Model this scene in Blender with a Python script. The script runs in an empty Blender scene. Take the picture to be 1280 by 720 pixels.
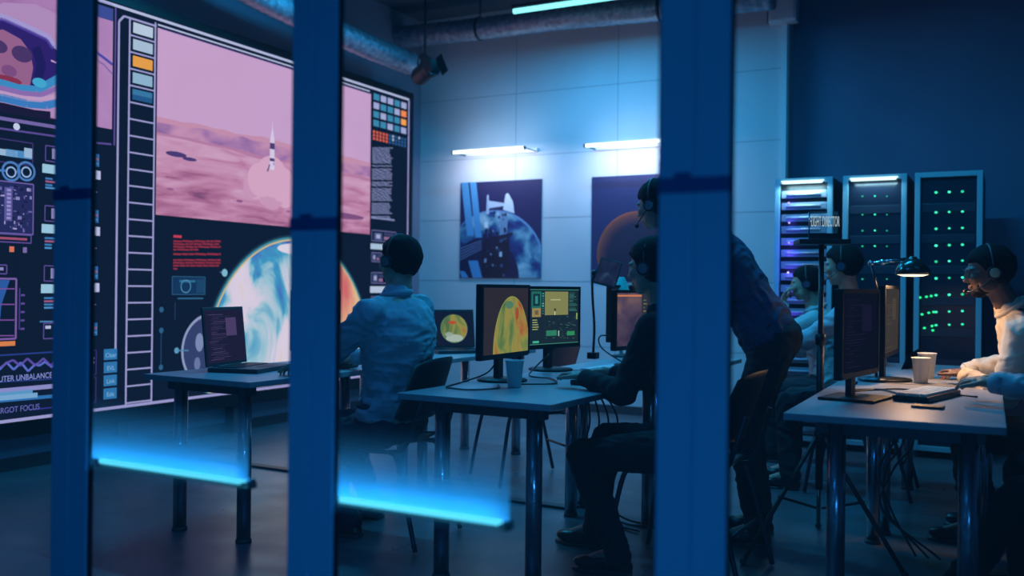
import bpy, bmesh, math, random
from mathutils import Vector, Matrix, noise
PI = math.pi
random.seed(7)
scene = bpy.context.scene
COL = scene.collection
H = 1.17                      # camera height
F = 1180.0                    # focal length in pixels of a 1280 wide frame
YAW = math.radians(27.9)
ROLL = 0.011
SN, CS = math.sin(YAW), math.cos(YAW)
SX = -5.38                    # face of the video wall
BY = 8.30                     # light back wall
PY = 1.62                     # glass partition

# ------------------------------------------------------------------ surveying helpers: photo measurement -> real coordinate
def ray(px, py):
    xc, yc = (px-640)/F, (360-py)/F
    c, s = math.cos(ROLL), math.sin(ROLL)
    r = xc*c - yc*s; z = xc*s + yc*c
    return Vector((-SN + CS*r, CS + SN*r, z))
def atX(px, py, X): d = ray(px, py); return d*(X/d.x) + Vector((0, 0, H))
def atY(px, py, Y): d = ray(px, py); return d*(Y/d.y) + Vector((0, 0, H))
def atZ(px, py, Z): d = ray(px, py); return d*((Z-H)/d.z) + Vector((0, 0, H))

# ------------------------------------------------------------------ materials
def lin(h):
    h = h.lstrip('#'); o = []
    for i in (0, 2, 4):
        c = int(h[i:i+2], 16)/255
        o.append(c/12.92 if c <= .04045 else ((c+.055)/1.055)**2.4)
    return tuple(o)
MATS = {}
def mat(name, color, rough=.5, metal=0., noise_amt=0., nscale=20., bump=0., spec=.5, coat=0.):
    if name in MATS: return MATS[name]
    m = bpy.data.materials.new(name); m.use_nodes = True
    nt = m.node_tree; b = nt.nodes['Principled BSDF']
    c = lin(color) if isinstance(color, str) else color
    b.inputs['Base Color'].default_value = (*c, 1)
    b.inputs['Roughness'].default_value = rough; b.inputs['Metallic'].default_value = metal
    b.inputs['Specular IOR Level'].default_value = spec
    b.inputs['Coat Weight'].default_value = coat
    if noise_amt or bump:
        tc = nt.nodes.new('ShaderNodeTexCoord'); n = nt.nodes.new('ShaderNodeTexNoise')
        n.inputs['Scale'].default_value = nscale; n.inputs['Detail'].default_value = 4
        nt.links.new(tc.outputs['Object'], n.inputs['Vector'])
        if noise_amt:
            r = nt.nodes.new('ShaderNodeValToRGB')
            r.color_ramp.elements[0].position = .3; r.color_ramp.elements[1].position = .7
            r.color_ramp.elements[0].color = (*[x*(1-noise_amt) for x in c], 1)
            r.color_ramp.elements[1].color = (*[min(1, x*(1+noise_amt)) for x in c], 1)
            nt.links.new(n.outputs['Fac'], r.inputs['Fac']); nt.links.new(r.outputs['Color'], b.inputs['Base Color'])
        if bump:
            bp = nt.nodes.new('ShaderNodeBump'); bp.inputs['Strength'].default_value = bump; bp.inputs['Distance'].default_value = .01
            nt.links.new(n.outputs['Fac'], bp.inputs['Height']); nt.links.new(bp.outputs['Normal'], b.inputs['Normal'])
    MATS[name] = m; return m
def em(color, strength=1.0):
    c = lin(color) if isinstance(color, str) else color
    key = 'light_%s_%.2f' % (color, strength)
    if key in MATS: return MATS[key]
    m = bpy.data.materials.new(key); m.use_nodes = True; nt = m.node_tree; nt.nodes.clear()
    e = nt.nodes.new('ShaderNodeEmission'); o = nt.nodes.new('ShaderNodeOutputMaterial')
    e.inputs['Color'].default_value = (*c, 1); e.inputs['Strength'].default_value = strength
    nt.links.new(e.outputs[0], o.inputs[0]); MATS[key] = m; return m
def em_noise(name, stops, scale=3., detail=5., strength=1., axis_scale=(1, 1, 1), distort=0., grad=None):
    """picture shown on a display: noise through a colour ramp"""
    m = bpy.data.materials.new(name); m.use_nodes = True; nt = m.node_tree; nt.nodes.clear()
    e = nt.nodes.new('ShaderNodeEmission'); o = nt.nodes.new('ShaderNodeOutputMaterial')
    tc = nt.nodes.new('ShaderNodeTexCoord'); mp = nt.nodes.new('ShaderNodeMapping'); mp.inputs['Scale'].default_value = axis_scale
    n = nt.nodes.new('ShaderNodeTexNoise'); n.inputs['Scale'].default_value = scale; n.inputs['Detail'].default_value = detail
    n.inputs['Distortion'].default_value = distort
    r = nt.nodes.new('ShaderNodeValToRGB'); cr = r.color_ramp
    while len(cr.elements) < len(stops): cr.elements.new(.5)
    for el, (p, c) in zip(cr.elements, stops): el.position = p; el.color = (*lin(c), 1)
    nt.links.new(tc.outputs['Object'], mp.inputs[0]); nt.links.new(mp.outputs[0], n.inputs['Vector'])
    fac = n.outputs['Fac']
    if grad:                                           # adds a*z+b of the object coordinate to the noise
        sp = nt.nodes.new('ShaderNodeSeparateXYZ'); nt.links.new(tc.outputs['Object'], sp.inputs[0])
        ma = nt.nodes.new('ShaderNodeMath'); ma.operation = 'MULTIPLY_ADD'; ma.inputs[1].default_value = grad[0]; ma.inputs[2].default_value = grad[1]
        nt.links.new(sp.outputs['Z'], ma.inputs[0])
        ad = nt.nodes.new('ShaderNodeMath'); ad.operation = 'MULTIPLY_ADD'; ad.inputs[1].default_value = grad[2]
        nt.links.new(n.outputs['Fac'], ad.inputs[0]); nt.links.new(ma.outputs[0], ad.inputs[2]); fac = ad.outputs[0]
    nt.links.new(fac, r.inputs['Fac']); nt.links.new(r.outputs['Color'], e.inputs['Color'])
    e.inputs['Strength'].default_value = strength
    nt.links.new(e.outputs[0], o.inputs[0]); MATS[name] = m; return m

M = dict(
    wall=mat('wall_paint_pale', (.52, .55, .60), .75, noise_amt=.05, nscale=2.0, bump=.05),
    wall_dark=mat('wall_paint_navy', (.11, .16, .28), .7, noise_amt=.1, nscale=1.5),
    wall_left=mat('wall_paint_slate', (.16, .20, .28), .7, noise_amt=.08, nscale=2),
    ceil=mat('ceiling_paint_dark', (.045, .06, .09), .85, noise_amt=.1, nscale=3),
    frame=mat('painted_blue_aluminium', (.20, .44, .62), .42, spec=.4),
    gasket=mat('black_gasket', (.01, .012, .02), .6),
    black=mat('black_plastic', (.008, .009, .012), .42),
    bezel=mat('monitor_black', (.006, .007, .010), .5, spec=.25),
    dark=mat('dark_grey_plastic', (.03, .032, .04), .5),
    steel=mat('brushed_steel_leg', (.36, .40, .46), .2, 1.0, noise_amt=.08, nscale=60),
    darksteel=mat('dark_steel', (.05, .055, .07), .4, .8),
    desk=mat('desk_laminate', (.30, .31, .34), .38, noise_amt=.07, nscale=14),
    deskedge=mat('desk_edge_band', (.18, .20, .24), .45),
    foil=mat('foil_duct', (.30, .35, .42), .45, .6, noise_amt=.35, nscale=22, bump=1.0),
    white=mat('white_enamel', (.7, .72, .75), .4),
    paper=mat('paper_cup', (.55, .56, .56), .7),
    skin=mat('skin', (.42, .25, .18), .55, noise_amt=.05, nscale=40),
    skin_dark=mat('skin_deep', (.16, .085, .06), .5, noise_amt=.05, nscale=40),
    hair=mat('hair_black', (.006, .0055, .007), .85, noise_amt=.3, nscale=120, bump=.6, spec=.15),
    shirt_blue=mat('shirt_pale_blue_cotton', (.32, .41, .47), .85, noise_amt=.05, nscale=80, bump=.12),
    shirt_white=mat('shirt_white_cotton', (.42, .46, .47), .85, noise_amt=.05, nscale=80, bump=.12),
    shirt_cream=mat('shirt_cream_cotton', (.66, .58, .46), .85, noise_amt=.05, nscale=80, bump=.12),
    shirt_navy=mat('shirt_blue_denim', (.02, .05, .12), .85, noise_amt=.1, nscale=80, bump=.1),
    knit=mat('black_knit', (.007, .008, .011), .95, noise_amt=.2, nscale=90, bump=.15),
    trouser=mat('dark_trousers', (.010, .012, .018), .9, noise_amt=.15, nscale=70),
    trouser_navy=mat('navy_trousers', (.014, .022, .045), .9, noise_amt=.15, nscale=70),
    shoe=mat('black_shoe_leather', (.008, .008, .01), .35),
    chair=mat('black_chair_shell', (.010, .012, .018), .5),
    key=mat('key_cap', (.75, .72, .66), .5),
    teal=mat('teal_fabric', (.05, .42, .40), .7),
    chrome=mat('chrome', (.6, .62, .65), .12, 1.0),
)
def floor_mat():
    m = mat('polished_concrete_floor', (.085, .095, .115), .32, noise_amt=.18, nscale=1.6)
    nt = m.node_tree; b = nt.nodes['Principled BSDF']
    n = nt.nodes.new('ShaderNodeTexNoise'); n.inputs['Scale'].default_value = 3.5; n.inputs['Detail'].default_value = 6
    tc = nt.nodes.new('ShaderNodeTexCoord'); nt.links.new(tc.outputs['Object'], n.inputs['Vector'])
    r = nt.nodes.new('ShaderNodeMapRange'); r.inputs['From Min'].default_value = .3; r.inputs['From Max'].default_value = .7
    r.inputs['To Min'].default_value = .26; r.inputs['To Max'].default_value = .44
    nt.links.new(n.outputs['Fac'], r.inputs['Value']); nt.links.new(r.outputs[0], b.inputs['Roughness'])
    b.inputs['Coat Weight'].default_value = .25; b.inputs['Coat Roughness'].default_value = .25
    return m
M['floor'] = floor_mat()
def glass_mat(name, dust, tint=(1, 1, 1)):
    m = bpy.data.materials.new(name); m.use_nodes = True; nt = m.node_tree; nt.nodes.clear()
    o = nt.nodes.new('ShaderNodeOutputMaterial'); t = nt.nodes.new('ShaderNodeBsdfTransparent'); t.inputs['Color'].default_value = (*tint, 1)
    g = nt.nodes.new('ShaderNodeBsdfGlossy'); g.inputs['Roughness'].default_value = .03
    fr = nt.nodes.new('ShaderNodeFresnel'); fr.inputs['IOR'].default_value = 1.25
    ge = nt.nodes.new('ShaderNodeNewGeometry'); k1 = nt.nodes.new('ShaderNodeMath'); k1.operation = 'SUBTRACT'; k1.inputs[0].default_value = 1; nt.links.new(ge.outputs['Backfacing'], k1.inputs[1])
    k2 = nt.nodes.new('ShaderNodeMath'); k2.operation = 'MULTIPLY'; nt.links.new(fr.outputs[0], k2.inputs[0]); nt.links.new(k1.outputs[0], k2.inputs[1])
    a = nt.nodes.new('ShaderNodeMixShader'); nt.links.new(k2.outputs[0], a.inputs[0]); nt.links.new(t.outputs[0], a.inputs[1]); nt.links.new(g.outputs[0], a.inputs[2])
    d = nt.nodes.new('ShaderNodeBsdfDiffuse'); d.inputs['Color'].default_value = (.8, .82, .85, 1)
    tl = nt.nodes.new('ShaderNodeBsdfTranslucent'); tl.inputs['Color'].default_value = (.8, .82, .85, 1)
    dd = nt.nodes.new('ShaderNodeMixShader'); nt.links.new(d.outputs[0], dd.inputs[1]); nt.links.new(tl.outputs[0], dd.inputs[2])
    b = nt.nodes.new('ShaderNodeMixShader'); b.inputs[0].default_value = dust
    nt.links.new(a.outputs[0], b.inputs[1]); nt.links.new(dd.outputs[0], b.inputs[2]); nt.links.new(b.outputs[0], o.inputs[0])
    return m, b
M['glass'], _ = glass_mat('dusty_clear_glass', .018)
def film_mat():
    m, b = glass_mat('added_glow_film', .3)  # added film; its fading opacity gives the glow its shape
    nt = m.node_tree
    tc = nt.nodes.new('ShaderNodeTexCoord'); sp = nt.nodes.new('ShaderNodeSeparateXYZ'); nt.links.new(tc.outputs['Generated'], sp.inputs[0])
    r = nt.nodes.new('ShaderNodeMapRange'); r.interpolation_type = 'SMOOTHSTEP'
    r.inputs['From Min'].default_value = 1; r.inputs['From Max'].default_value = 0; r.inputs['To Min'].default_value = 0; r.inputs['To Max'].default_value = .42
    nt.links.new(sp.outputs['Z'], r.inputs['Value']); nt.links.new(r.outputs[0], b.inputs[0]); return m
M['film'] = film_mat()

# ------------------------------------------------------------------ mesh builder
class MB:
    def __init__(s): s.bm = bmesh.new(); s.mi = 0
    def _tag(s, faces):
        for f in faces: f.material_index = s.mi
    def box(s, x0, x1, y0, y1, z0, z1, bevel=0., mtx=None):
        b = bmesh.new(); bmesh.ops.create_cube(b, size=1)
        for v in b.verts: v.co = Vector(((x0+x1)/2+v.co.x*(x1-x0), (y0+y1)/2+v.co.y*(y1-y0), (z0+z1)/2+v.co.z*(z1-z0)))
        if bevel: bmesh.ops.bevel(b, geom=b.edges[:], offset=bevel, segments=2, affect='EDGES', profile=.6)
        return s._merge(b, mtx)
    def _merge(s, b, mtx=None):
        if mtx: bmesh.ops.transform(b, matrix=mtx, verts=b.verts)
        vm = {v: s.bm.verts.new(v.co) for v in b.verts}
        for f in b.faces:
            try:
                g = s.bm.faces.new([vm[v] for v in f.verts]); g.material_index = s.mi; g.smooth = f.smooth
            except ValueError: pass
        b.free(); return s
    def tube(s, pts, r, n=10, cap=True, radii=None):
        pts = [Vector(p) for p in pts]; rings = []; up = Vector((0, 0, 1)); prev = None
        for i, p in enumerate(pts):
            d = (pts[min(i+1, len(pts)-1)]-pts[max(i-1, 0)]).normalized()
            if prev is None:
                a = d.cross(up) if abs(d.dot(up)) < .95 else d.cross(Vector((1, 0, 0)))
            else: a = prev - d*prev.dot(d)
            a.normalize(); prev = a; b = d.cross(a)
            rr = radii[i] if radii else r
            rings.append([s.bm.verts.new(p+(a*math.cos(2*PI*k/n)+b*math.sin(2*PI*k/n))*rr) for k in range(n)])
        fs = []
        for i in range(len(rings)-1):
            for k in range(n):
                f = s.bm.faces.new((rings[i][k], rings[i][(k+1) % n], rings[i+1][(k+1) % n], rings[i+1][k])); f.smooth = True; fs.append(f)
        if cap: fs += [s.bm.faces.new(rings[0][::-1]), s.bm.faces.new(rings[-1])]
        s._tag(fs); return s
    def lathe(s, prof, n=24, c=(0, 0, 0), mtx=None):
        b = bmesh.new(); rings = []
        for (r, z) in prof:
            rings.append([b.verts.new((c[0]+max(r, 1e-4)*math.cos(2*PI*k/n), c[1]+max(r, 1e-4)*math.sin(2*PI*k/n), c[2]+z)) for k in range(n)])
        for i in range(len(rings)-1):
            for k in range(n):
                f = b.faces.new((rings[i][k], rings[i][(k+1) % n], rings[i+1][(k+1) % n], rings[i+1][k])); f.smooth = True
        b.faces.new(rings[0][::-1]); b.faces.new(rings[-1])
        return s._merge(b, mtx)
    def ell(s, c, r, mtx=None, u=16, v=10):
        b = bmesh.new(); bmesh.ops.create_uvsphere(b, u_segments=u, v_segments=v, radius=1)
        m = Matrix.Translation(Vector(c)) @ (mtx.to_4x4() if mtx else Matrix.Identity(4)) @ Matrix.Diagonal((r[0], r[1], r[2], 1))
        bmesh.ops.transform(b, matrix=m, verts=b.verts)
        for f in b.faces: f.smooth = True
        return s._merge(b)
    def rc(s, p0, p1, r0, r1, n=12):
        """rounded cone: a limb segment"""
        p0, p1 = Vector(p0), Vector(p1); s.ell(p0, (r0,)*3, u=n, v=8); s.ell(p1, (r1,)*3, u=n, v=8)
        if (p1-p0).length > 1e-4: s.tube([p0, p1], 0, n=n, radii=[r0, r1])
        return s
    def poly(s, pts, flip=False):
        f = s.bm.faces.new([s.bm.verts.new(Vector(p)) for p in (pts[::-1] if flip else pts)]); f.material_index = s.mi; return s
    def build(s, name, mats, parent=None, loc=None, smooth=None):
        me = bpy.data.meshes.new(name); bmesh.ops.recalc_face_normals(s.bm, faces=s.bm.faces) if smooth != 'raw' else None
        s.bm.to_mesh(me); s.bm.free()
        for m in (mats if isinstance(mats, (list, tuple)) else [mats]): me.materials.append(m)
        o = bpy.data.objects.new(name, me); COL.objects.link(o)
        if parent: o.parent = parent
        if loc: o.location = loc
        return o
def tag(o, label=None, cat=None, group=None, kind=None):
    if label: o['label'] = label
    if cat: o['category'] = cat
    if group: o['group'] = group
    if kind: o['kind'] = kind
    return o
def thing(name, label, cat, loc=(0, 0, 0), rz=0, group=None):
    o = bpy.data.objects.new(name, None); o.empty_display_size = .1; COL.objects.link(o)
    o.location = loc; o.rotation_euler = (0, 0, rz); return tag(o, label, cat, group)
def copy_tree(o, parent=None):
    c = o.copy(); COL.objects.link(c)
    if parent: c.parent = parent
    for ch in list(o.children): copy_tree(ch, c)
    return c
def dup(o, loc, rz, label=None):
    c = copy_tree(o); c.location = loc; c.rotation_euler = (0, 0, rz)
    if label: c['label'] = label
    return c
def struct(name, mb, m, parent=None):
    o = mb.build(name, m, parent)
    if not parent: tag(o, kind='structure')
    return o
def text_mesh(name, txt, size, m, mtx, parent=None, extrude=.0006, xs=1.0, align='CENTER'):
    cu = bpy.data.curves.new(name, 'FONT'); cu.body = txt; cu.size = size; cu.extrude = extrude; cu.align_x = align; cu.align_y = 'CENTER'
    t = bpy.data.objects.new(name+'_tmp', cu); COL.objects.link(t)
    bpy.context.view_layer.update()
    me = bpy.data.meshes.new_from_object(t.evaluated_get(bpy.context.evaluated_depsgraph_get()))
    bpy.data.objects.remove(t); me.name = name; me.transform(mtx @ Matrix.Diagonal((xs, 1, 1, 1)))
    me.materials.clear(); me.materials.append(m)
    o = bpy.data.objects.new(name, me); COL.objects.link(o)
    if parent: o.parent = parent
    return o
def bez(p0, p1, p2, p3, n=14):
    p0, p1, p2, p3 = map(Vector, (p0, p1, p2, p3)); o = []
    for i in range(n+1):
        t = i/n; u = 1-t; o.append(p0*u**3+p1*3*u*u*t+p2*3*u*t*t+p3*t**3)
    return o
def catmull(pts, k=6):
    P = [Vector(p) for p in pts]; P = [P[0]*2-P[1]]+P+[P[-1]*2-P[-2]]; o = []
    for i in range(1, len(P)-2):
        for j in range(k):
            t = j/k; a, b, c, d = P[i-1], P[i], P[i+1], P[i+2]
            o.append(.5*((2*b)+(c-a)*t+(2*a-5*b+4*c-d)*t*t+(3*b-a-3*c+d)*t**3))
    o.append(P[-2]); return o

# ================================================================== THE ROOM
CZ = 3.95
WX0, WX1 = -5.5, 3.2
XD = atY(985, 200, BY).x       # where the pale wall ends and the navy one starts
b = MB(); b.box(WX0-.3, WX1+.3, -2.3, BY+.5, -.1, 0); struct('floor', b, M['floor'])
b = MB(); b.box(WX0-.3, WX1+.3, -2.3, BY+.5, CZ, CZ+.1); struct('ceiling', b, M['ceil'])
b = MB(); b.box(WX0-.12, WX0, -2.3, BY+.12, 0, CZ); struct('wall_left', b, M['wall_left'])
b = MB(); b.box(WX1, WX1+.12, -2.3, BY+.4, 0, CZ); struct('wall_right', b, M['wall_dark'])
b = MB(); b.box(WX0, WX1, -2.3, -2.18, 0, CZ); struct('wall_front', b, M['wall_dark'])
# pale back wall of large boards with thin joints
b = MB(); b.box(WX0, XD, BY, BY+.3, 0, CZ)
wall_back = struct('wall_back', b, M['wall'])
b = MB()
xs = [WX0+.05+1.08*k for k in range(1, 4)]
for x in xs: b.box(x-.003, x+.003, BY-.0015, BY, 0, CZ)
for z in (.62, 1.24, 1.86, 2.48, 3.1): b.box(WX0, XD, BY-.0014, BY, z-.003, z+.003)
b.build('panel_joint', mat('joint_grey', (.25, .28, .33), .8), wall_back)  # joint lines in one even grey
b = MB(); b.box(XD, WX1, BY+.18, BY+.3, 0, CZ); struct('wall_back_right', b, M['wall_dark'])
b = MB(); b.box(WX0, XD, BY-.014, BY-.0016, 0, .08); struct('baseboard_back', b, M['dark'])
b = MB(); b.box(WX0, WX0+.014, PY+.1, BY-.02, 0, .08); struct('baseboard_left', b, M['dark'])

# glass partition between the corridor and the control room
mull = [(66, 110), (362, 418), (822, 910)]
edges = []
for a, c in mull:
    edges.append((atY(a, 365, PY).x, atY(c, 365, PY).x))
step = edges[2][0]-edges[1][0]; w = edges[1][1]-edges[1][0]
edges = [(edges[0][0]-2*step, edges[0][0]-2*step+w), (edges[0][0]-step, edges[0][0]-step+w)] + edges + [(edges[2][0]+step*k, edges[2][0]+step*k+w) for k in (1, 2, 3, 4)]
edges = [e for e in edges if WX0 < e[0] and e[1] < WX1]
strapy = {66: 243, 362: 280, 822: 231}
for i, (x0, x1) in enumerate(edges):
    b = MB(); xm = (x0+x1)/2
    b.box(x0, xm-.0015, PY, PY+.020, .06, CZ-.06, bevel=.0025); b.box(xm+.0015, x1, PY, PY+.020, .06, CZ-.06, bevel=.0025)
    b.box(x0+.004, x1-.004, PY+.004, PY+.017, .06, CZ-.06)
    t = struct('trim_%d' % (i+1), b, M['frame'])
    b = MB(); b.box(x0-.004, x0, PY+.006, PY+.019, .06, CZ-.06); b.box(x1, x1+.004, PY+.006, PY+.019, .06, CZ-.06)
    b.build('gasket', M['gasket'], t)
for a, c in mull:
    x0 = atY(a, 365, PY).x; x1 = atY(c, 365, PY).x; z = atY((a+c)/2, strapy[a], PY).z
    i = min(range(len(edges)), key=lambda k: abs(edges[k][0]-x0))
    t = bpy.data.objects['trim_%d' % (i+1)]
    b = MB(); b.box(x0-.001, x1+.001, PY-.0025, PY+.0225, z-.014, z+.014, bevel=.001)
    b.box(x0+.03, x0+.06, PY-.006, PY, z-.006, z+.022, bevel=.001)
    b.build('strap', mat('dark_blue_strap', (.035, .09, .24), .5), t)
b = MB(); b.box(WX0, WX1, PY-.01, PY+.055, 0, .06, bevel=.003); struct('trim_20', b, M['frame'])
b = MB(); b.box(WX0, WX1, PY-.01, PY+.055, CZ-.06, CZ, bevel=.003); struct('trim_21', b, M['frame'])
bounds = [(WX0, edges[0][0]-.004)]+[(edges[k][1]+.004, edges[k+1][0]-.004) for k in range(len(edges)-1)]+[(edges[-1][1]+.004, WX1)]
for i, (x0, x1) in enumerate(bounds):
    b = MB(); b.box(x0, x1, PY+.009, PY+.015, .06, CZ-.06); struct('window_%d' % (i+1), b, M['glass'])

# ================================================================== LIGHT TUBES
W_ = lambda *a: Vector(a)
def light(name, typ, loc, rot, energy, color, sx=.1, sy=.1, spread=None):
    L = bpy.data.lights.new(name, typ); L.energy = energy; L.color = color
    if typ == 'AREA':
        L.shape = 'RECTANGLE'; L.size = sx; L.size_y = sy
        if spread: L.spread = spread
    else: L.shadow_soft_size = sx
    o = bpy.data.objects.new(name, L); COL.objects.link(o); o.location = loc; o.rotation_euler = rot; return o
def glass_tube(p0, p1, label, color, strength):
    """glowing tube clipped on the inner face of the partition, with a dark tray under it"""
    x0, x1 = p0.x, p1.x; y = PY+.045; z0, z1 = p0.z, p1.z
    ang = -math.atan2(z1-z0, x1-x0)
    L = x1-x0; t = thing('light_tube', label, 'light tube', (x0, y, z0), 0, 'light tubes on the partition glass'); t.rotation_euler = (0, ang, 0)
    b = MB(); b.tube([(.012, 0, 0), (L-.012, 0, 0)], .0078, n=14); b.build('glowing_tube', em(color, strength), t)
    for xx in (0, L-.014):
        b = MB(); b.tube([(xx, 0, 0), (xx+.014, 0, 0)], .0095, n=14); b.tube([(xx+.004, 0, 0), (xx+.004, -.030, 0)], .0035, n=8)
        b.build('end_cap', M['dark'], t)
    b = MB(); b.box(.0, L, -.014, .012, -.0125, -.0098); b.box(0, L, .009, .012, -.0125, -.002)
    b.build('tray', M['darksteel'], t)
    # film added on the glass to shape the glow above the tube
    b = MB(); b.box(0, L+.012, -.0306, -.0300, .012, .185); b.build('glow_film', M['film'], t)
    ll = light('tube_glow', 'AREA', (x0+L/2, y+.002, (z0+z1)/2+.012), (0, 0, 0), .62, (.01, .34, 1.0), L, .008)
    ll.rotation_euler = (math.radians(-128), 0, 0)
    return t
CYAN = (.09, .66, .92)
PT = PY+.045
a0, a1 = atY(122, 575, PT), atY(317, 604, PT)
c0, c1 = atY(404, 620.5, PT), atY(639, 654.5, PT)
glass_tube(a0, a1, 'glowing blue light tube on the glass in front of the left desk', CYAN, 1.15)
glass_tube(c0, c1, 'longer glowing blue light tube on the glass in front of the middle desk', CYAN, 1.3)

def wall_tube(x0, x1, z, label, y=BY):
    t = thing('wall_light', label, 'wall light', (x0, y, z), 0, 'tube lights above the posters'); L = x1-x0
    b = MB(); b.box(0, L, -.035, 0, -.012, .026, bevel=.003); b.build('housing', M['white'], t)
    b = MB(); b.tube([(.02, -.28, -.005), (L-.02, -.28, -.005)], .015, n=14); b.build('glowing_tube', em((.80, .95, 1.0), 3.2), t)
    for xx in (.0, L-.02):
        b = MB(); b.tube([(xx, -.28, -.005), (xx+.02, -.28, -.005)], .017, n=14); b.box(xx+.004, xx+.016, -.28, -.034, -.010, .0, bevel=.002); b.build('end_cap', M['dark'], t)
    light('wall_tube_light', 'AREA', (x0+L/2, y-.31, z-.03), (math.radians(32), 0, 0), 6.3, (.80, .82, 1.0), L, .03)
    light('wall_tube_light', 'AREA', (x0+L/2, y-.31, z+.02), (math.radians(135), 0, 0), 1.3, (.60, .78, 1.0), L, .03)
p, q = atY(565, 189.5, BY-.28), atY(657, 184.5, BY-.28)
wall_tube(p.x, q.x, (p.z+q.z)/2, 'white tube light above the poster of the space station')
p, q = atY(730, 180.5, BY-.28), atY(838, 175.5, BY-.28)
wall_tube(p.x, q.x, (p.z+q.z)/2, 'white tube light above the poster of the red planet')

def ceiling_tube(x0, x1, y, z, label, color, strength, energy, lcol, group='tube lights hung under the ceiling'):
    t = thing('ceiling_light', label, 'ceiling light', (x0, y, z), 0, group); L = x1-x0
    b = MB(); b.box(0, L, -.03, .03, .02, .05, bevel=.004); b.build('housing', M['dark'], t)
    b = MB(); b.tube([(.01, 0, 0), (L-.01, 0, 0)], .022, n=14); b.build('glowing_tube', em(color, strength), t)
    for xx in (.15, L-.15):
        b = MB(); b.tube([(xx, 0, .05), (xx, 0, CZ-z)], .004, n=6); b.build('suspension_wire', M['dark'], t)
    light('ceiling_tube_light', 'AREA', (x0+L/2, y, z-.03), (0, 0, 0), energy, lcol, L, .06)
p, q = atY(641, 14.5, 7.2), atY(772, 0, 7.2)
BLUE = (.035, .30, 1.0); CY = (.02, .48, 1.0)
ceiling_tube(p.x, p.x+1.15, 7.2, p.z, 'cyan tube light hung near the back wall', (.25, .95, 1.0), 1.6, 44, CY)
ceiling_tube(-1.9, -.7, 5.2, 3.6, 'unseen blue fill tube added over the middle desks', BLUE, 2, 58, (.02, .50, 1.0))  # tubes from here to the partition are unseen, added as blue room fill
ceiling_tube(-4.6, -3.4, 5.2, 3.6, 'unseen blue fill tube added over the left desks', BLUE, 2, 75, (.02, .50, 1.0))
ceiling_tube(.3, 1.5, 3.4, 3.6, 'unseen blue fill tube added over the right desks', BLUE, 2, 3.5, (.02, .40, 1.0))
ceiling_tube(-2.6, -1.2, 2.6, 3.6, 'unseen blue fill tube added just inside the partition', BLUE, 2, 16, BLUE)
ceiling_tube(-2.0, -.8, -1.1, 2.9, 'unseen blue fill tube added in the corridor before the glass', BLUE, 2, 9, (.01, .30, 1.0))  # added out of view as fill on the camera side
t = thing('fill_lamp', 'unseen blue floodlight added in the corridor as fill for the mullions', 'floodlight', (.75, -.85, 0), .75)  # added fill lamp out of view, aimed to brighten the mullions
b = MB(); b.tube([(0, 0, .02), (0, 0, .82)], .014, n=10); b.lathe([(0, 0), (.14, 0), (.14, .02), (0, .02)], 24); b.build('stand', M['darksteel'], t)
b = MB(); b.box(-.16, .16, -.04, .0, .80, 1.04, bevel=.008); b.build('lamp_head', M['dark'], t)
b = MB(); b.box(-.145, .145, .0, .004, .815, 1.025); b.build('lamp_panel', em((.01, .30, 1.0), 2.0), t)
L_ = light('corridor_fill', 'AREA', (.735, -.83, .92), (0, 0, 0), 4.6, (.02, .36, 1.0), .29, .21, spread=math.radians(85))
L_.rotation_euler = (W_(-1.45, 1.62, .75)-L_.location).to_track_quat('-Z', 'Y').to_euler()

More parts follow.
